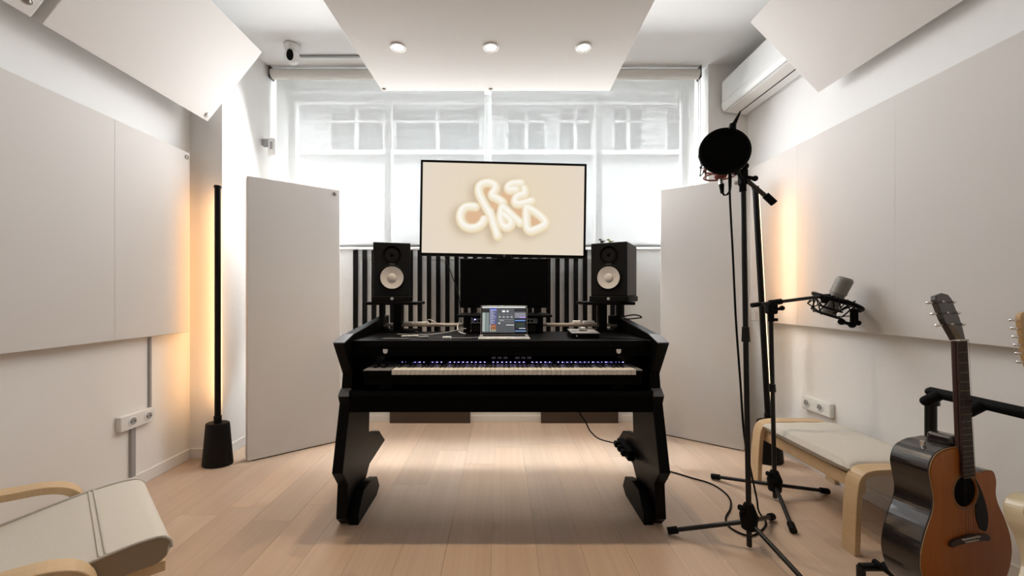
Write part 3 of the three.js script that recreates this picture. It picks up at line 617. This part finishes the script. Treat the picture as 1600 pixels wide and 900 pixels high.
cable('cable', [[-0.40, 1.38, 2.70], [-0.380, 1.33, 2.68], [-0.334, 1.23, 2.60], [-0.285, 1.108, 2.55], [-0.262, 0.985, 2.48], [-0.255, 0.925, 2.44]], 0.003, M.rubber, 'black cable hanging from the television past the left edge of the dark monitor');
cable('cable', [[-0.67, 1.045, 2.40], [-0.64, 0.98, 2.42], [-0.62, 0.922, 2.42]], 0.003, M.rubber, 'black cable hanging under the left speaker plate');
cable('cable', [[0.72, 0.958, 2.36], [0.82, 0.975, 2.34], [0.85, 0.962, 2.32], [0.80, 0.955, 2.31], [0.71, 0.945, 2.34]], 0.004, M.rubber, 'black cable loop over the right rear edge of the desk');
single('power_adapter', rb(0.05, 0.05, 0.06, 0.006, 0, 0, 0).translate(0.70, 0.942, -2.40), M.black, 'black power brick at the right end of the rear desk shelf', 'adapter');
{
  const p = thing('power_strip', 'black power strip with cables on the inner side of the right desk leg', 'power strip', [0.70, 0.2, 2.16]);
  part('body', rb(0.04, 0.055, 0.20, 0.008, 0, 0.03, 0), M.black, p);
  for (const d of [-0.06, 0, 0.06]) part('plug', rb(0.03, 0.032, 0.035, 0.006, -0.03, 0.035, d), M.rubber, p);
}
// ================= MICROPHONE STANDS =================
function micStand(name, label, foot, top, feet, hubY, poleR) {
  const s = thing(name, label, 'microphone stand', [foot[0], 0, foot[1]]);
  const b = new THREE.Vector3(0, 0.012, 0), t = new THREE.Vector3(top[0] - foot[0], top[2], -(top[1] - foot[1]));
  const at = (y) => b.clone().lerp(t, (y - b.y) / (t.y - b.y));
  part('pole', [bar(b, t, poleR, poleR, 18), bar(at(t.y * 0.56), at(t.y * 0.60), poleR * 1.6, poleR * 1.35)], M.blackMetal, s);
  part('hub', [bar(at(hubY - 0.055), at(hubY), 0.030, 0.036), bar(at(hubY), at(hubY + 0.05), 0.036, 0.018), bar(at(hubY + 0.02), at(hubY + 0.02).add(new THREE.Vector3(-0.045, 0.02, 0.01)), 0.012)], M.rubber, s);
  for (const [x, d] of feet) {
    const e = new THREE.Vector3(x - foot[0], 0.016, -(d - foot[1])), h = at(hubY - 0.025), dir = e.clone().sub(h).normalize();
    const l = part('leg', bar(h, e, 0.0095, 0.0095, 14), M.blackMetal, s);
    part('rubber_foot', bar(e.clone().addScaledVector(dir, -0.045), e, 0.0155, 0.0155, 16), M.rubber, l);
  }
  return s;
}
const A = micStand('microphone_stand', 'tall black microphone stand on a tripod, the nearer of the two', [1.073, 1.66], [1.046, 1.66, 1.60], [[0.763, 1.76], [1.325, 1.875], [1.136, 1.336]], 0.145, 0.0105);
wpart('clutch', [bar(V(1.045, 1.545, 1.66), V(1.044, 1.60, 1.66), 0.014), rb(0.03, 0.07, 0.035, 0.008, 1.042, 1.605, 1.655), ball(0.014, V(1.043, 1.648, 1.64)), ball(0.012, V(1.078, 1.592, 1.63)), bar(V(1.04, 1.605, 1.65), V(1.075, 1.592, 1.63), 0.008)], M.rubber, A);
const bA = wpart('boom_arm', bar(V(1.148, 1.488, 1.62), V(1.00, 1.645, 1.66), 0.009), M.boom, A);
wpart('counterweight', bar(V(1.152, 1.484, 1.62), V(1.118, 1.520, 1.625), 0.0145), M.rubber, bA);
wpart('boom_joint', [bar(V(0.99, 1.645, 1.66), V(1.02, 1.625, 1.655), 0.014), ball(0.012, V(1.02, 1.655, 1.64))], M.rubber, bA);
const B = micStand('microphone_stand', 'shorter black microphone stand on a tripod beside the footstool', [1.466, 2.055], [1.442, 2.055, 1.035], [[1.256, 2.29], [1.80, 2.115], [1.34, 1.76]], 0.107, 0.0105);
wpart('clutch', [rb(0.05, 0.06, 0.04, 0.01, 1.443, 1.025, 2.05), bar(V(1.445, 1.02, 2.04), V(1.475, 1.025, 2.02), 0.008), ball(0.013, V(1.478, 1.028, 2.02)), bar(V(1.445, 0.955, 2.055), V(1.443, 1.0, 2.055), 0.015), rb(0.02, 0.016, 0.016, 0.004, 1.465, 0.965, 2.05)], M.rubber, B);
const bB = wpart('boom_arm', bar(V(1.33, 1.043, 2.03), V(1.70, 1.090, 2.03), 0.009), M.blackMetal, B);
wpart('counterweight', bar(V(1.325, 1.042, 2.03), V(1.37, 1.048, 2.03), 0.0125), M.rubber, bB);
wpart('boom_sleeve', bar(V(1.42, 1.055, 2.03), V(1.48, 1.063, 2.03), 0.015), M.rubber, bB);
wpart('boom_joint', [bar(V(1.685, 1.088, 2.03), V(1.735, 1.09, 2.03), 0.013), ball(0.016, V(1.70, 1.068, 2.02)), rb(0.04, 0.025, 0.03, 0.006, 1.74, 1.08, 2.03)], M.rubber, bB);

// ring round an axis
function ringAt(c, axis, R, r, n = 48) { return new THREE.TorusGeometry(R, r, 8, n).applyQuaternion(new THREE.Quaternion().setFromUnitVectors(new THREE.Vector3(0, 0, 1), axis)).translate(c.x, c.y, c.z); }
{ // microphone on the shorter stand
  const lo = V(1.761, 0.988, 2.075), hi = V(1.819, 1.188, 2.025), ax = hi.clone().sub(lo).normalize(), at = (k) => lo.clone().lerp(hi, k);
  const m = thing('microphone', 'grey studio microphone tilted in the black cradle on the shorter stand', 'microphone', [1.745, 0.985, 2.05]);
  const L = lo.distanceTo(hi), q = new THREE.Quaternion().setFromUnitVectors(Y, ax), lt = (p) => lathe(p, 36).applyQuaternion(q).translate(lo.x, lo.y, lo.z);
  wpart('body', lt([[0, 0], [0.022, 0], [0.026, 0.006], [0.030, 0.03], [0.033, L * 0.56], [0.036, L * 0.57]]), M.micGrey, m);
  wpart('grille', lt([[0.036, L * 0.57], [0.037, L * 0.6], [0.037, L * 0.64], [0.0355, L * 0.65], [0.0365, L * 0.66], [0.0375, L * 0.92], [0.034, L * 0.97], [0.026, L], [0, L * 1.005]]), M.micHead, m);
  const s = thing('shock_mount', 'black wire shock mount holding the grey microphone', 'shock mount', [1.76, 0.96, 2.05]);
  const u = new THREE.Vector3(0, 0, 1), v = ax.clone().cross(u).normalize(), on = (k, R, a) => at(k).clone().addScaledVector(v, Math.cos(a) * R).addScaledVector(u, Math.sin(a) * R);
  wpart('ring', [ringAt(at(0.43), ax, 0.098, 0.008), ringAt(at(0.40), ax, 0.098, 0.006)], M.black, s);
  wpart('ring', ringAt(at(0.02), ax, 0.06, 0.006), M.black, s);
  wpart('ring', ringAt(at(0.18), ax, 0.05, 0.005), M.black, s);
  const ws = []; for (let i = 0; i < 6; i++) { const a = i * Math.PI / 3 + 0.3; ws.push(bar(on(0.42, 0.098, a), on(0.02, 0.06, a + 0.5), 0.0035, 0.0035, 8), bar(on(0.42, 0.098, a), on(0.18, 0.05, a - 0.4), 0.003, 0.003, 8)); }
  wpart('strut', ws, M.black, s);
  for (const a of [0, Math.PI * 0.62, Math.PI, Math.PI * 1.5]) { const tip = on(0.15, 0.125, a); wpart('elastic', [bar(tip, on(0.40, 0.098, a - 0.22), 0.003, 0.003, 6), bar(tip, on(0.40, 0.098, a + 0.22), 0.003, 0.003, 6), bar(tip, on(0.05, 0.06, a), 0.003, 0.003, 6)], M.black, s); }
  wpart('yoke', [wire([V(1.735, 1.08, 2.02), V(1.76, 1.06, 1.95), V(1.82, 1.03, 1.94), V(1.868, 1.015, 2.0)], 0.011), rb(0.028, 0.08, 0.03, 0.008, 1.866, 0.985, 2.03), ball(0.018, V(1.855, 0.94, 2.03)), ball(0.017, V(1.80, 0.955, 2.03)), bar(V(1.80, 0.955, 2.03), V(1.855, 0.94, 2.03), 0.009), ball(0.014, V(1.878, 0.95, 2.02))], M.black, s);
}
{ // microphone and pop filter on the taller stand
  const m = thing('microphone', 'dark red microphone hidden behind the round pop filter', 'microphone', [0.975, 1.58, 1.70]);
  wpart('body', lathe([[0, 0], [0.02, 0], [0.026, 0.01], [0.028, 0.07], [0.028, 0.10], [0.03, 0.10], [0.03, 0.18], [0.022, 0.20], [0, 0.202]], 32).rotateZ(0.05).translate(0.972, 1.612, -1.70), M.micRed, m);
  wpart('connector', bar(V(0.972, 1.614, 1.70), V(0.975, 1.583, 1.70), 0.0095), M.chrome, m);
  const s = thing('shock_mount', 'wire shock mount with red frame behind the pop filter', 'shock mount', [0.965, 1.60, 1.70]);
  const cx = 0.965, pt = (i, y) => V(cx + 0.061 * Math.cos(i * 1.05), y, 1.70 + 0.061 * Math.sin(i * 1.05));
  wpart('frame', [ringAt(V(cx, 1.622, 1.70), Y, 0.061, 0.004), ringAt(V(cx, 1.655, 1.70), Y, 0.062, 0.004), ...[0, 1, 2, 3, 4, 5].map((i) => bar(pt(i, 1.622), pt(i, 1.68), 0.003, 0.003, 8)), bar(V(1.015, 1.64, 1.69), V(1.012, 1.645, 1.665), 0.009)], M.micRed, s);
  wpart('elastic', [[[0.872, 1.714], [0.887, 1.672], [0.880, 1.622], [0.908, 1.652]], [[0.880, 1.664], [0.914, 1.680]], [[0.878, 1.660], [0.916, 1.659]]].flatMap((l) => l.slice(1).map((p, i) => bar(V(l[i][0], l[i][1], 1.70), V(p[0], p[1], 1.70), 0.0024, 0.0024, 6))), M.black, s);
  const f = thing('pop_filter', 'round black pop filter on the taller microphone stand', 'pop filter', [0.945, 1.62, 1.60], -0.25);
  f.rotation.x = -0.06;
  const c = new THREE.Vector3(-0.01, 0.08, 0);
  part('rim', new THREE.TorusGeometry(0.094, 0.0065, 12, 64).translate(c.x, c.y, c.z), M.black, f);
  part('mesh', new THREE.CylinderGeometry(0.092, 0.092, 0.004, 56).rotateX(Math.PI / 2).translate(c.x, c.y, c.z), M.blackMatte, f);
  part('clamp', [bar(new THREE.Vector3(c.x + 0.03, c.y + 0.086, 0), new THREE.Vector3(c.x + 0.034, c.y + 0.112, 0), 0.016, 0.013), bar(new THREE.Vector3(c.x + 0.036, c.y + 0.105, 0), new THREE.Vector3(c.x + 0.066, c.y + 0.165, -0.004), 0.0095, 0.003)], M.black, f);
  part('support', wire([new THREE.Vector3(c.x + 0.05, c.y - 0.08, -0.006), new THREE.Vector3(c.x + 0.06, c.y - 0.09, -0.03), new THREE.Vector3(0.075, -0.035, -0.06)], 0.006), M.black, f);
}

// cables of the microphones and of the desk
{
  const c = single('cable', wire([V(0.976, 1.572, 1.70), V(0.979, 1.552, 1.70), V(0.99, 1.536, 1.695), V(1.002, 1.552, 1.685), V(1.004, 1.60, 1.68), V(1.0, 1.645, 1.675), V(0.993, 1.63, 1.67), V(0.994, 1.545, 1.67), V(1.002, 1.266, 1.66), V(1.015, 0.989, 1.66), V(1.041, 0.71, 1.67), V(1.07, 0.48, 1.69), V(1.13, 0.31, 1.74), V(1.225, 0.12, 1.84), V(1.278, 0.02, 1.90), V(1.275, 0.006, 1.85), V(1.198, 0.006, 1.774), V(1.123, 0.006, 1.741), V(1.085, 0.006, 1.774), V(1.076, 0.006, 1.823), V(1.10, 0.006, 1.88), V(1.17, 0.006, 1.96), V(1.218, 0.006, 2.04), V(1.235, 0.006, 2.12), V(1.211, 0.006, 2.222), V(1.134, 0.006, 2.292), V(1.06, 0.006, 2.36), V(0.96, 0.006, 2.42), V(0.86, 0.006, 2.45)], 0.0042, 260), M.rubber, 'black microphone cable hanging down the taller stand and along the floor to the desk', 'cable');
  const boot = bar(V(0.9755, 1.588, 1.70), V(0.979, 1.548, 1.70), 0.011, 0.007);
  const b2 = c.position; boot.translate(-b2.x, -b2.y, -b2.z); part('connector', boot, M.rubber, c);
}
cable('cable', [[0.394, 0.56, 1.90], [0.40, 0.50, 1.95], [0.45, 0.42, 2.05], [0.53, 0.29, 2.25], [0.62, 0.20, 2.38], [0.70, 0.185, 2.36], [0.715, 0.20, 2.28]], 0.0042, M.rubber, 'black cable drooping from under the desk to the power strip on its right leg');
cable('cable', [[0.80, 0.22, 2.06], [0.86, 0.20, 2.06], [0.875, 0.165, 2.02], [0.86, 0.135, 2.0], [0.80, 0.14, 2.0]], 0.0038, M.rubber, 'short black cable loop sticking out behind the right desk leg');

// ================= FOOTSTOOL =================
{
  const s = thing('footstool', 'bentwood footstool with cream cushion in front of the right wall', 'footstool', [1.72, 0, 1.95]);
  const path = [[1.495, 0], [1.50, 0.15], [1.508, 0.27], [1.516, 0.312], [1.535, 0.338], [1.57, 0.349], [1.65, 0.353], [1.80, 0.353], [1.87, 0.349], [1.905, 0.338], [1.924, 0.312], [1.932, 0.27], [1.938, 0.15], [1.942, 0]];
  for (const d of [1.61, 2.22]) wpart('bent_frame', metricUV(extrude(stripShape(path, 0.024), 0.065, 0.003).translate(0, 0, -(d + 0.065)), 4, 0, 0, true), M.birch, s);
  for (const x of [1.538, 1.885]) wpart('side_rail', metricUV(rlim(x, x + 0.022, 0.245, 0.305, 1.64, 2.27, 0.004), 4), M.birch, s);
  // a soft cushion: sagging in the middle, rounded all round
  const g = new THREE.PlaneGeometry(1, 1, 40, 48), p = g.attributes.position, top = [], W = 0.425, L = 0.555;
  const mk = (sgn) => {
    const q = new THREE.PlaneGeometry(W, L, 40, 48).rotateX(-Math.PI / 2), a = q.attributes.position;
    for (let i = 0; i < a.count; i++) {
      const u = a.getX(i) / (W / 2), v = a.getZ(i) / (L / 2), e = Math.pow(Math.max(0, 1 - Math.pow(Math.abs(u), 5)), 0.5) * Math.pow(Math.max(0, 1 - Math.pow(Math.abs(v), 7)), 0.5);
      const sag = -0.018 * (1 - u * u) * (1 - v * v), wr = 0.004 * (vnoise(u * 3 + 5, v * 4 + 5, 50, 50, 3) - 0.5);
      a.setY(i, sag + sgn * 0.042 * e + (sgn > 0 ? wr : 0));
    }
    if (sgn < 0) { const ix = q.index.array; for (let i = 0; i < ix.length; i += 3) { const t = ix[i]; ix[i] = ix[i + 1]; ix[i + 1] = t; } }
    q.computeVertexNormals(); return q;
  };
  const c = wpart('cushion', metricUV(merge([mk(1), mk(-1)]).translate(1.722, 0.340, -1.948), 3), M.cushion, s);
  const piping = []; for (let i = 0; i <= 80; i++) { const t = i / 80 * Math.PI * 2, sx = Math.sign(Math.cos(t)) * Math.pow(Math.abs(Math.cos(t)), 0.25), sz = Math.sign(Math.sin(t)) * Math.pow(Math.abs(Math.sin(t)), 0.25); piping.push(V(1.722 + sx * 0.2115, 0.340, 1.948 + sz * 0.2765)); }
  wpart('piping', wire(piping, 0.003, 200, 6), M.cushion, c);
}

// ================= ARMCHAIR =================
{
  const s = thing('armchair', 'bentwood armchair with cream cushion in the lower left corner', 'armchair', [-1.145, 0, 1.259], Math.atan2(0.654, -0.757));
  // local: x across, y up, z towards the front of the seat; profiles are (z, y)
  const side = (shape, x0, x1, b = 0.003) => extrude(shape, x1 - x0, b).rotateY(-Math.PI / 2).translate(x1, 0, 0);
  const arm = [[-0.95, 0.56], [-0.80, 0.53], [-0.60, 0.50], [-0.42, 0.475], [-0.30, 0.462], [-0.22, 0.452], [-0.175, 0.43], [-0.150, 0.39], [-0.152, 0.33], [-0.165, 0.20], [-0.185, 0.06], [-0.215, 0.022], [-0.27, 0.012], [-0.5, 0.012], [-0.8, 0.012]];
  for (const e of [-1, 1]) part('arm_frame', metricUV(side(stripShape(arm, 0.024), e * 0.297 - 0.032, e * 0.297 + 0.032), 4, 0, 0, false), M.birch, s);
  const rail = [[0.0, 0.325], [-0.10, 0.33], [-0.25, 0.31], [-0.42, 0.275], [-0.52, 0.28], [-0.60, 0.36], [-0.72, 0.62], [-0.85, 0.95]];
  for (const e of [-1, 1]) part('seat_rail', metricUV(side(stripShape(rail, 0.03), e * 0.225 - 0.02, e * 0.225 + 0.02), 4), M.birch, s);
  for (const [z, y] of [[-0.16, 0.30], [-0.45, 0.27]]) part('cross_bar', metricUV(rb(0.53, 0.03, 0.05, 0.004, 0, y, -z), 4, 0, 0, true), M.birch, s);
  // cushion: seat with a rounded nose, then the reclined back
  const mid = [[0.012, 0.377], [-0.02, 0.381], [-0.06, 0.384], [-0.126, 0.380], [-0.20, 0.368], [-0.32, 0.345], [-0.43, 0.325], [-0.51, 0.335], [-0.57, 0.39], [-0.66, 0.58], [-0.76, 0.82], [-0.85, 1.03]];
  const c = new THREE.CatmullRomCurve3(mid.map(([a, b]) => new THREE.Vector3(a, b, 0)), false, 'centripetal'), n = 240, T = [], U = [];
  for (let i = 0; i <= n; i++) {
    const q = c.getPointAt(i / n), t = c.getTangentAt(i / n), end = Math.min(1, Math.sqrt(Math.max(0, 1 - Math.pow(Math.max(0, 1 - i / 7), 2)))) * 0.97 + 0.03, h = 0.039 * end;
    T.push([q.x + t.y * h, q.y - t.x * h]); U.unshift([q.x - t.y * h, q.y + t.x * h]);
  }
  const cu = part('cushion', metricUV(side(shapeOf([...T, ...U].reverse()), -0.258, 0.258, 0.010), 3), M.cushion, s);
  for (const e of [-1, 1]) {
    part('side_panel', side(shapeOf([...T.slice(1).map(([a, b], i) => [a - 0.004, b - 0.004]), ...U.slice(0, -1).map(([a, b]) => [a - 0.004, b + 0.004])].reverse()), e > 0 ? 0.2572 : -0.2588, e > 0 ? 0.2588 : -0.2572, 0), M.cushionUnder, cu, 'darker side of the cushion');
    part('piping', wire(T.slice(0, 210).map(([a, b]) => new THREE.Vector3(e * 0.257, b, a)), 0.004, 260, 6), M.cushion, cu);
  }
  part('seam', [wire([-0.25, -0.1, 0.1, 0.25].map((x) => new THREE.Vector3(x, 0.4195, -0.120)), 0.0035, 40, 6), wire([-0.25, -0.1, 0.1, 0.25].map((x) => new THREE.Vector3(x, 0.4185, -0.132)), 0.003, 40, 6)], M.cushion, cu);
}

// ================= GUITARS ON THEIR RACK =================
function outline(pts, n = 160) {
  const c = new THREE.CatmullRomCurve3(pts.map(([a, b]) => new THREE.Vector3(a, b, 0)), true, 'centripetal');
  return c.getSpacedPoints(n).slice(0, -1).map((p) => [p.x, p.y]);
}
function tuner(parent, x, y, z, s, len = 0.022) {
  part('tuner', [bar(new THREE.Vector3(x, y, z), new THREE.Vector3(x + s * len, y, z), 0.0025, 0.0025, 8), new THREE.SphereGeometry(0.0085, 14, 10).scale(0.8, 0.6, 1).translate(x + s * (len + 0.005), y, z)], M.chrome, parent);
}
{
  const G = thing('acoustic_guitar', 'dark acoustic guitar with cutaway and black pickguard on the rack', 'guitar', [1.492, 0.130, 1.22], 0.21);
  G.rotation.order = 'YXZ'; G.rotation.x = -0.035;
  const out = outline([[0, 0], [-0.10, 0.006], [-0.165, 0.04], [-0.198, 0.11], [-0.196, 0.17], [-0.170, 0.235], [-0.140, 0.29], [-0.134, 0.33], [-0.143, 0.38], [-0.146, 0.42], [-0.125, 0.458], [-0.08, 0.477], [-0.03, 0.481], [0.02, 0.479], [0.032, 0.455], [0.042, 0.415], [0.062, 0.392], [0.10, 0.394], [0.132, 0.388], [0.143, 0.36], [0.138, 0.32], [0.146, 0.285], [0.172, 0.235], [0.196, 0.17], [0.198, 0.11], [0.165, 0.04], [0.10, 0.006]]);
  const sh = shapeOf(out);
  part('body', metricUV(extrude(sh, 0.104, 0.004, 2).translate(0, 0, -0.108), 4), M.rosewood, G, 'glossy dark back and sides');
  const top = shapeOf(out.map(([a, b]) => [a * 0.985, 0.25 + (b - 0.25) * 0.985])), hole = new THREE.Path(); hole.absarc(0, 0.338, 0.049, 0, Math.PI * 2); top.holes.push(hole);
  part('top_plate', metricUV(extrude(top, 0.006, 0.001, 1, 48).translate(0, 0, -0.006), 3, 0.3), M.spruce, G);
  part('sound_hole', new THREE.CylinderGeometry(0.0488, 0.0488, 0.001, 48).rotateX(Math.PI / 2).translate(0, 0.338, -0.0035), M.blackMatte, G);
  part('rosette', [new THREE.TorusGeometry(0.053, 0.0016, 6, 64).translate(0, 0.338, 0), new THREE.TorusGeometry(0.058, 0.0012, 6, 64).translate(0, 0.338, 0)], M.binding, G);
  part('binding', wire(out.map(([a, b]) => new THREE.Vector3(a * 0.994, 0.25 + (b - 0.25) * 0.994, -0.003)).concat([new THREE.Vector3(out[0][0], out[0][1], -0.003)]), 0.0017, 400, 6), M.binding, G);
  part('pickguard', extrude(shapeOf(outline([[0.045, 0.372], [0.060, 0.350], [0.085, 0.29], [0.092, 0.24], [0.080, 0.205], [0.055, 0.215], [0.040, 0.25], [0.038, 0.285], [0.052, 0.31], [0.058, 0.338]], 60)), 0.0016).translate(0, 0, 0), M.black, G);
  const br = part('bridge', extrude(shapeOf(outline([[-0.085, 0.178], [-0.05, 0.180], [0, 0.182], [0.05, 0.180], [0.085, 0.178], [0.085, 0.192], [0.05, 0.200], [0, 0.205], [-0.05, 0.200], [-0.085, 0.192]], 60)), 0.008, 0.002), M.fretboard, G);
  part('saddle', bx(0.075, 0.003, 0.005, 0, 0.198, -0.0095).rotateZ(0.02), M.offWhite, br);
  for (let i = 0; i < 6; i++) part('bridge_pin', ball(0.003, new THREE.Vector3(-0.026 + i * 0.0104, 0.188, 0.009), 10), M.offWhite, br);
  part('neck', extrude((() => { const q = new THREE.Shape(); q.moveTo(-0.023, 0.46); q.lineTo(-0.019, 0.82); q.lineTo(0.019, 0.82); q.lineTo(0.023, 0.46); return q; })(), 0.016, 0.007, 3).translate(0, 0, -0.011), M.mahogany, G);
  part('heel', rb(0.05, 0.034, 0.07, 0.012, 0, 0.492, 0.045, 3), M.rosewood, G);
  const fb = part('fretboard', extrude(shapeOf([[-0.026, 0.388], [-0.020, 0.82], [0.020, 0.82], [0.026, 0.388]]), 0.006, 0.001).translate(0, 0, 0.005), M.fretboard, G);
  for (let i = 1; i <= 20; i++) { const y = 0.82 - 0.633 * (1 - Math.pow(2, -i / 12)), hw = 0.0195 + (0.82 - y) * 0.0138; part('fret', bx(hw * 2, 0.001, 0.0010, 0, y, -0.0113), M.brass, fb); }
  part('nut', bx(0.040, 0.005, 0.011, 0, 0.8225, -0.0085), M.offWhite, G);
  const hs = new THREE.Group(); hs.name = numbered('headstock'); hs.position.set(0, 0.824, 0.004); hs.rotation.x = -0.26; G.add(hs);
  part('head_plate', metricUV(extrude(shapeOf([[-0.022, 0], [-0.030, 0.035], [-0.038, 0.07], [-0.038, 0.135], [-0.030, 0.150], [0, 0.158], [0.026, 0.152], [0.034, 0.138], [0.035, 0.07], [0.030, 0.035], [0.022, 0]].reverse()), 0.016, 0.002).translate(0, 0, -0.014), 4), M.rosewood, hs);
  for (let i = 0; i < 3; i++) for (const e of [-1, 1]) tuner(hs, e * 0.036, 0.05 + i * 0.038, -0.006, e, e < 0 ? 0.022 : 0.010);
  for (let i = 0; i < 3; i++) for (const e of [-1, 1]) part('tuner_post', bar(new THREE.Vector3(e * 0.022, 0.05 + i * 0.038, 0), new THREE.Vector3(e * 0.022, 0.05 + i * 0.038, 0.01), 0.003, 0.003, 8), M.chrome, hs);
  for (let i = 0; i < 6; i++) part('string', bar(new THREE.Vector3(-0.027 + i * 0.0108, 0.197, 0.0115), new THREE.Vector3(-0.0185 + i * 0.0074, 0.824, 0.0145), 0.00035, 0.00035, 5), M.boom, G);
  part('strap_button', bar(new THREE.Vector3(-0.09, 0.472, -0.05), new THREE.Vector3(-0.09, 0.489, -0.05), 0.006), M.chrome, G);
}
{
  const G = thing('electric_guitar', 'cream-sided electric guitar at the right edge of the photo, six tuners in line', 'guitar', [1.605, 0.132, 1.03], 0.14);
  G.rotation.order = 'YXZ'; G.rotation.x = -0.175; G.rotation.z = -0.05;
  const out = outline([[0, 0], [-0.10, 0.005], [-0.150, 0.045], [-0.165, 0.10], [-0.150, 0.16], [-0.122, 0.215], [-0.126, 0.27], [-0.148, 0.325], [-0.140, 0.372], [-0.10, 0.395], [-0.05, 0.395], [-0.028, 0.40], [0.028, 0.375], [0.04, 0.33], [0.06, 0.315], [0.10, 0.345], [0.135, 0.335], [0.138, 0.29], [0.120, 0.24], [0.122, 0.20], [0.150, 0.15], [0.165, 0.10], [0.150, 0.045], [0.10, 0.005]]);
  part('body', extrude(shapeOf(out), 0.045, 0.004, 2).translate(0, 0, -0.047), M.cream, G);
  part('top_plate', metricUV(extrude(shapeOf(out.map(([a, b]) => [a * 0.97, 0.19 + (b - 0.19) * 0.97])), 0.004, 0.001).translate(0, 0, -0.003), 3), M.spruce, G);
  part('binding', wire(out.map(([a, b]) => new THREE.Vector3(a * 0.985, 0.19 + (b - 0.19) * 0.985, -0.002)).concat([new THREE.Vector3(out[0][0] * 0.985, out[0][1], -0.002)]), 0.0036, 300, 6), M.mahogany, G);
  part('pickup', [0.165, 0.30].map((y) => rb(0.075, 0.03, 0.012, 0.003, 0, y, -0.006)), M.black, G);
  part('bridge', rb(0.075, 0.04, 0.012, 0.003, 0, 0.10, -0.006), M.chrome, G);
  part('neck', extrude(shapeOf([[-0.028, 0.33], [-0.021, 0.745], [0.021, 0.745], [0.028, 0.33]]), 0.022, 0.006, 3).translate(0, 0, -0.012), M.maple, G);
  part('fretboard', extrude(shapeOf([[-0.028, 0.325], [-0.0215, 0.745], [0.0215, 0.745], [0.028, 0.325]]), 0.005, 0.001).translate(0, 0, 0.009), M.fretboard, G);
  part('nut', bx(0.043, 0.004, 0.009, 0, 0.747, -0.009), M.offWhite, G);
  const hs = new THREE.Group(); hs.name = numbered('headstock'); hs.position.set(0, 0.748, 0.0); G.add(hs);
  part('head_plate', extrude(shapeOf(outline([[-0.021, 0], [-0.034, 0.03], [-0.030, 0.08], [-0.026, 0.13], [-0.018, 0.172], [0.012, 0.182], [0.034, 0.165], [0.038, 0.13], [0.024, 0.10], [0.022, 0.05], [0.021, 0]], 80).reverse()), 0.014, 0.002).translate(0, 0, -0.010), M.maple, hs);
  for (let i = 0; i < 6; i++) tuner(hs, -0.030 + i * 0.0014, 0.026 + i * 0.0255, -0.003, -1, 0.018);
  for (let i = 0; i < 6; i++) part('string', bar(new THREE.Vector3(-0.025 + i * 0.01, 0.10, 0.014), new THREE.Vector3(-0.0175 + i * 0.007, 0.748, 0.0165), 0.0005, 0.0005, 5), M.chrome, G);
}
{
  const r = thing('guitar_rack', 'black padded guitar rack holding two guitars at the right wall', 'guitar rack', [1.58, 0, 1.1]);
  wpart('top_rail', bar(V(1.60, 0.737, 1.44), V(1.60, 0.737, 0.70), 0.013), M.blackMetal, r);
  wpart('foam_sleeve', [bar(V(1.60, 0.737, 1.43), V(1.60, 0.737, 0.72), 0.0185, 0.0185, 20)], M.rubber, r);
  for (const d of [1.40, 1.275, 1.10, 0.92]) wpart('finger', [bar(V(1.60, 0.735, d), V(1.545, 0.712, d - 0.005), 0.018, 0.018, 18), ball(0.018, V(1.545, 0.712, d - 0.005))], M.rubber, r);
  for (const d of [1.43, 0.70]) {
    wpart('post', [bar(V(1.60, 0.08, d), V(1.60, 0.72, d), 0.0165), bar(V(1.60, 0.69, d), V(1.60, 0.705, d), 0.024)], M.blackMetal, r);
    wpart('foot', [bar(V(1.34, 0.085, d), V(1.72, 0.085, d), 0.014), bar(V(1.34, 0.014, d), V(1.34, 0.085, d), 0.014), bar(V(1.72, 0.014, d), V(1.72, 0.085, d), 0.014)], M.blackMetal, r);
  }
  for (const x of [1.40, 1.60]) wpart('bottom_rail', [bar(V(x, 0.098, 1.44), V(x, 0.098, 0.70), 0.011), bar(V(x, 0.11, 1.40), V(x, 0.11, 0.74), 0.0185, 0.0185, 18)], M.rubber, r);
}

renderer.render(scene, camera);
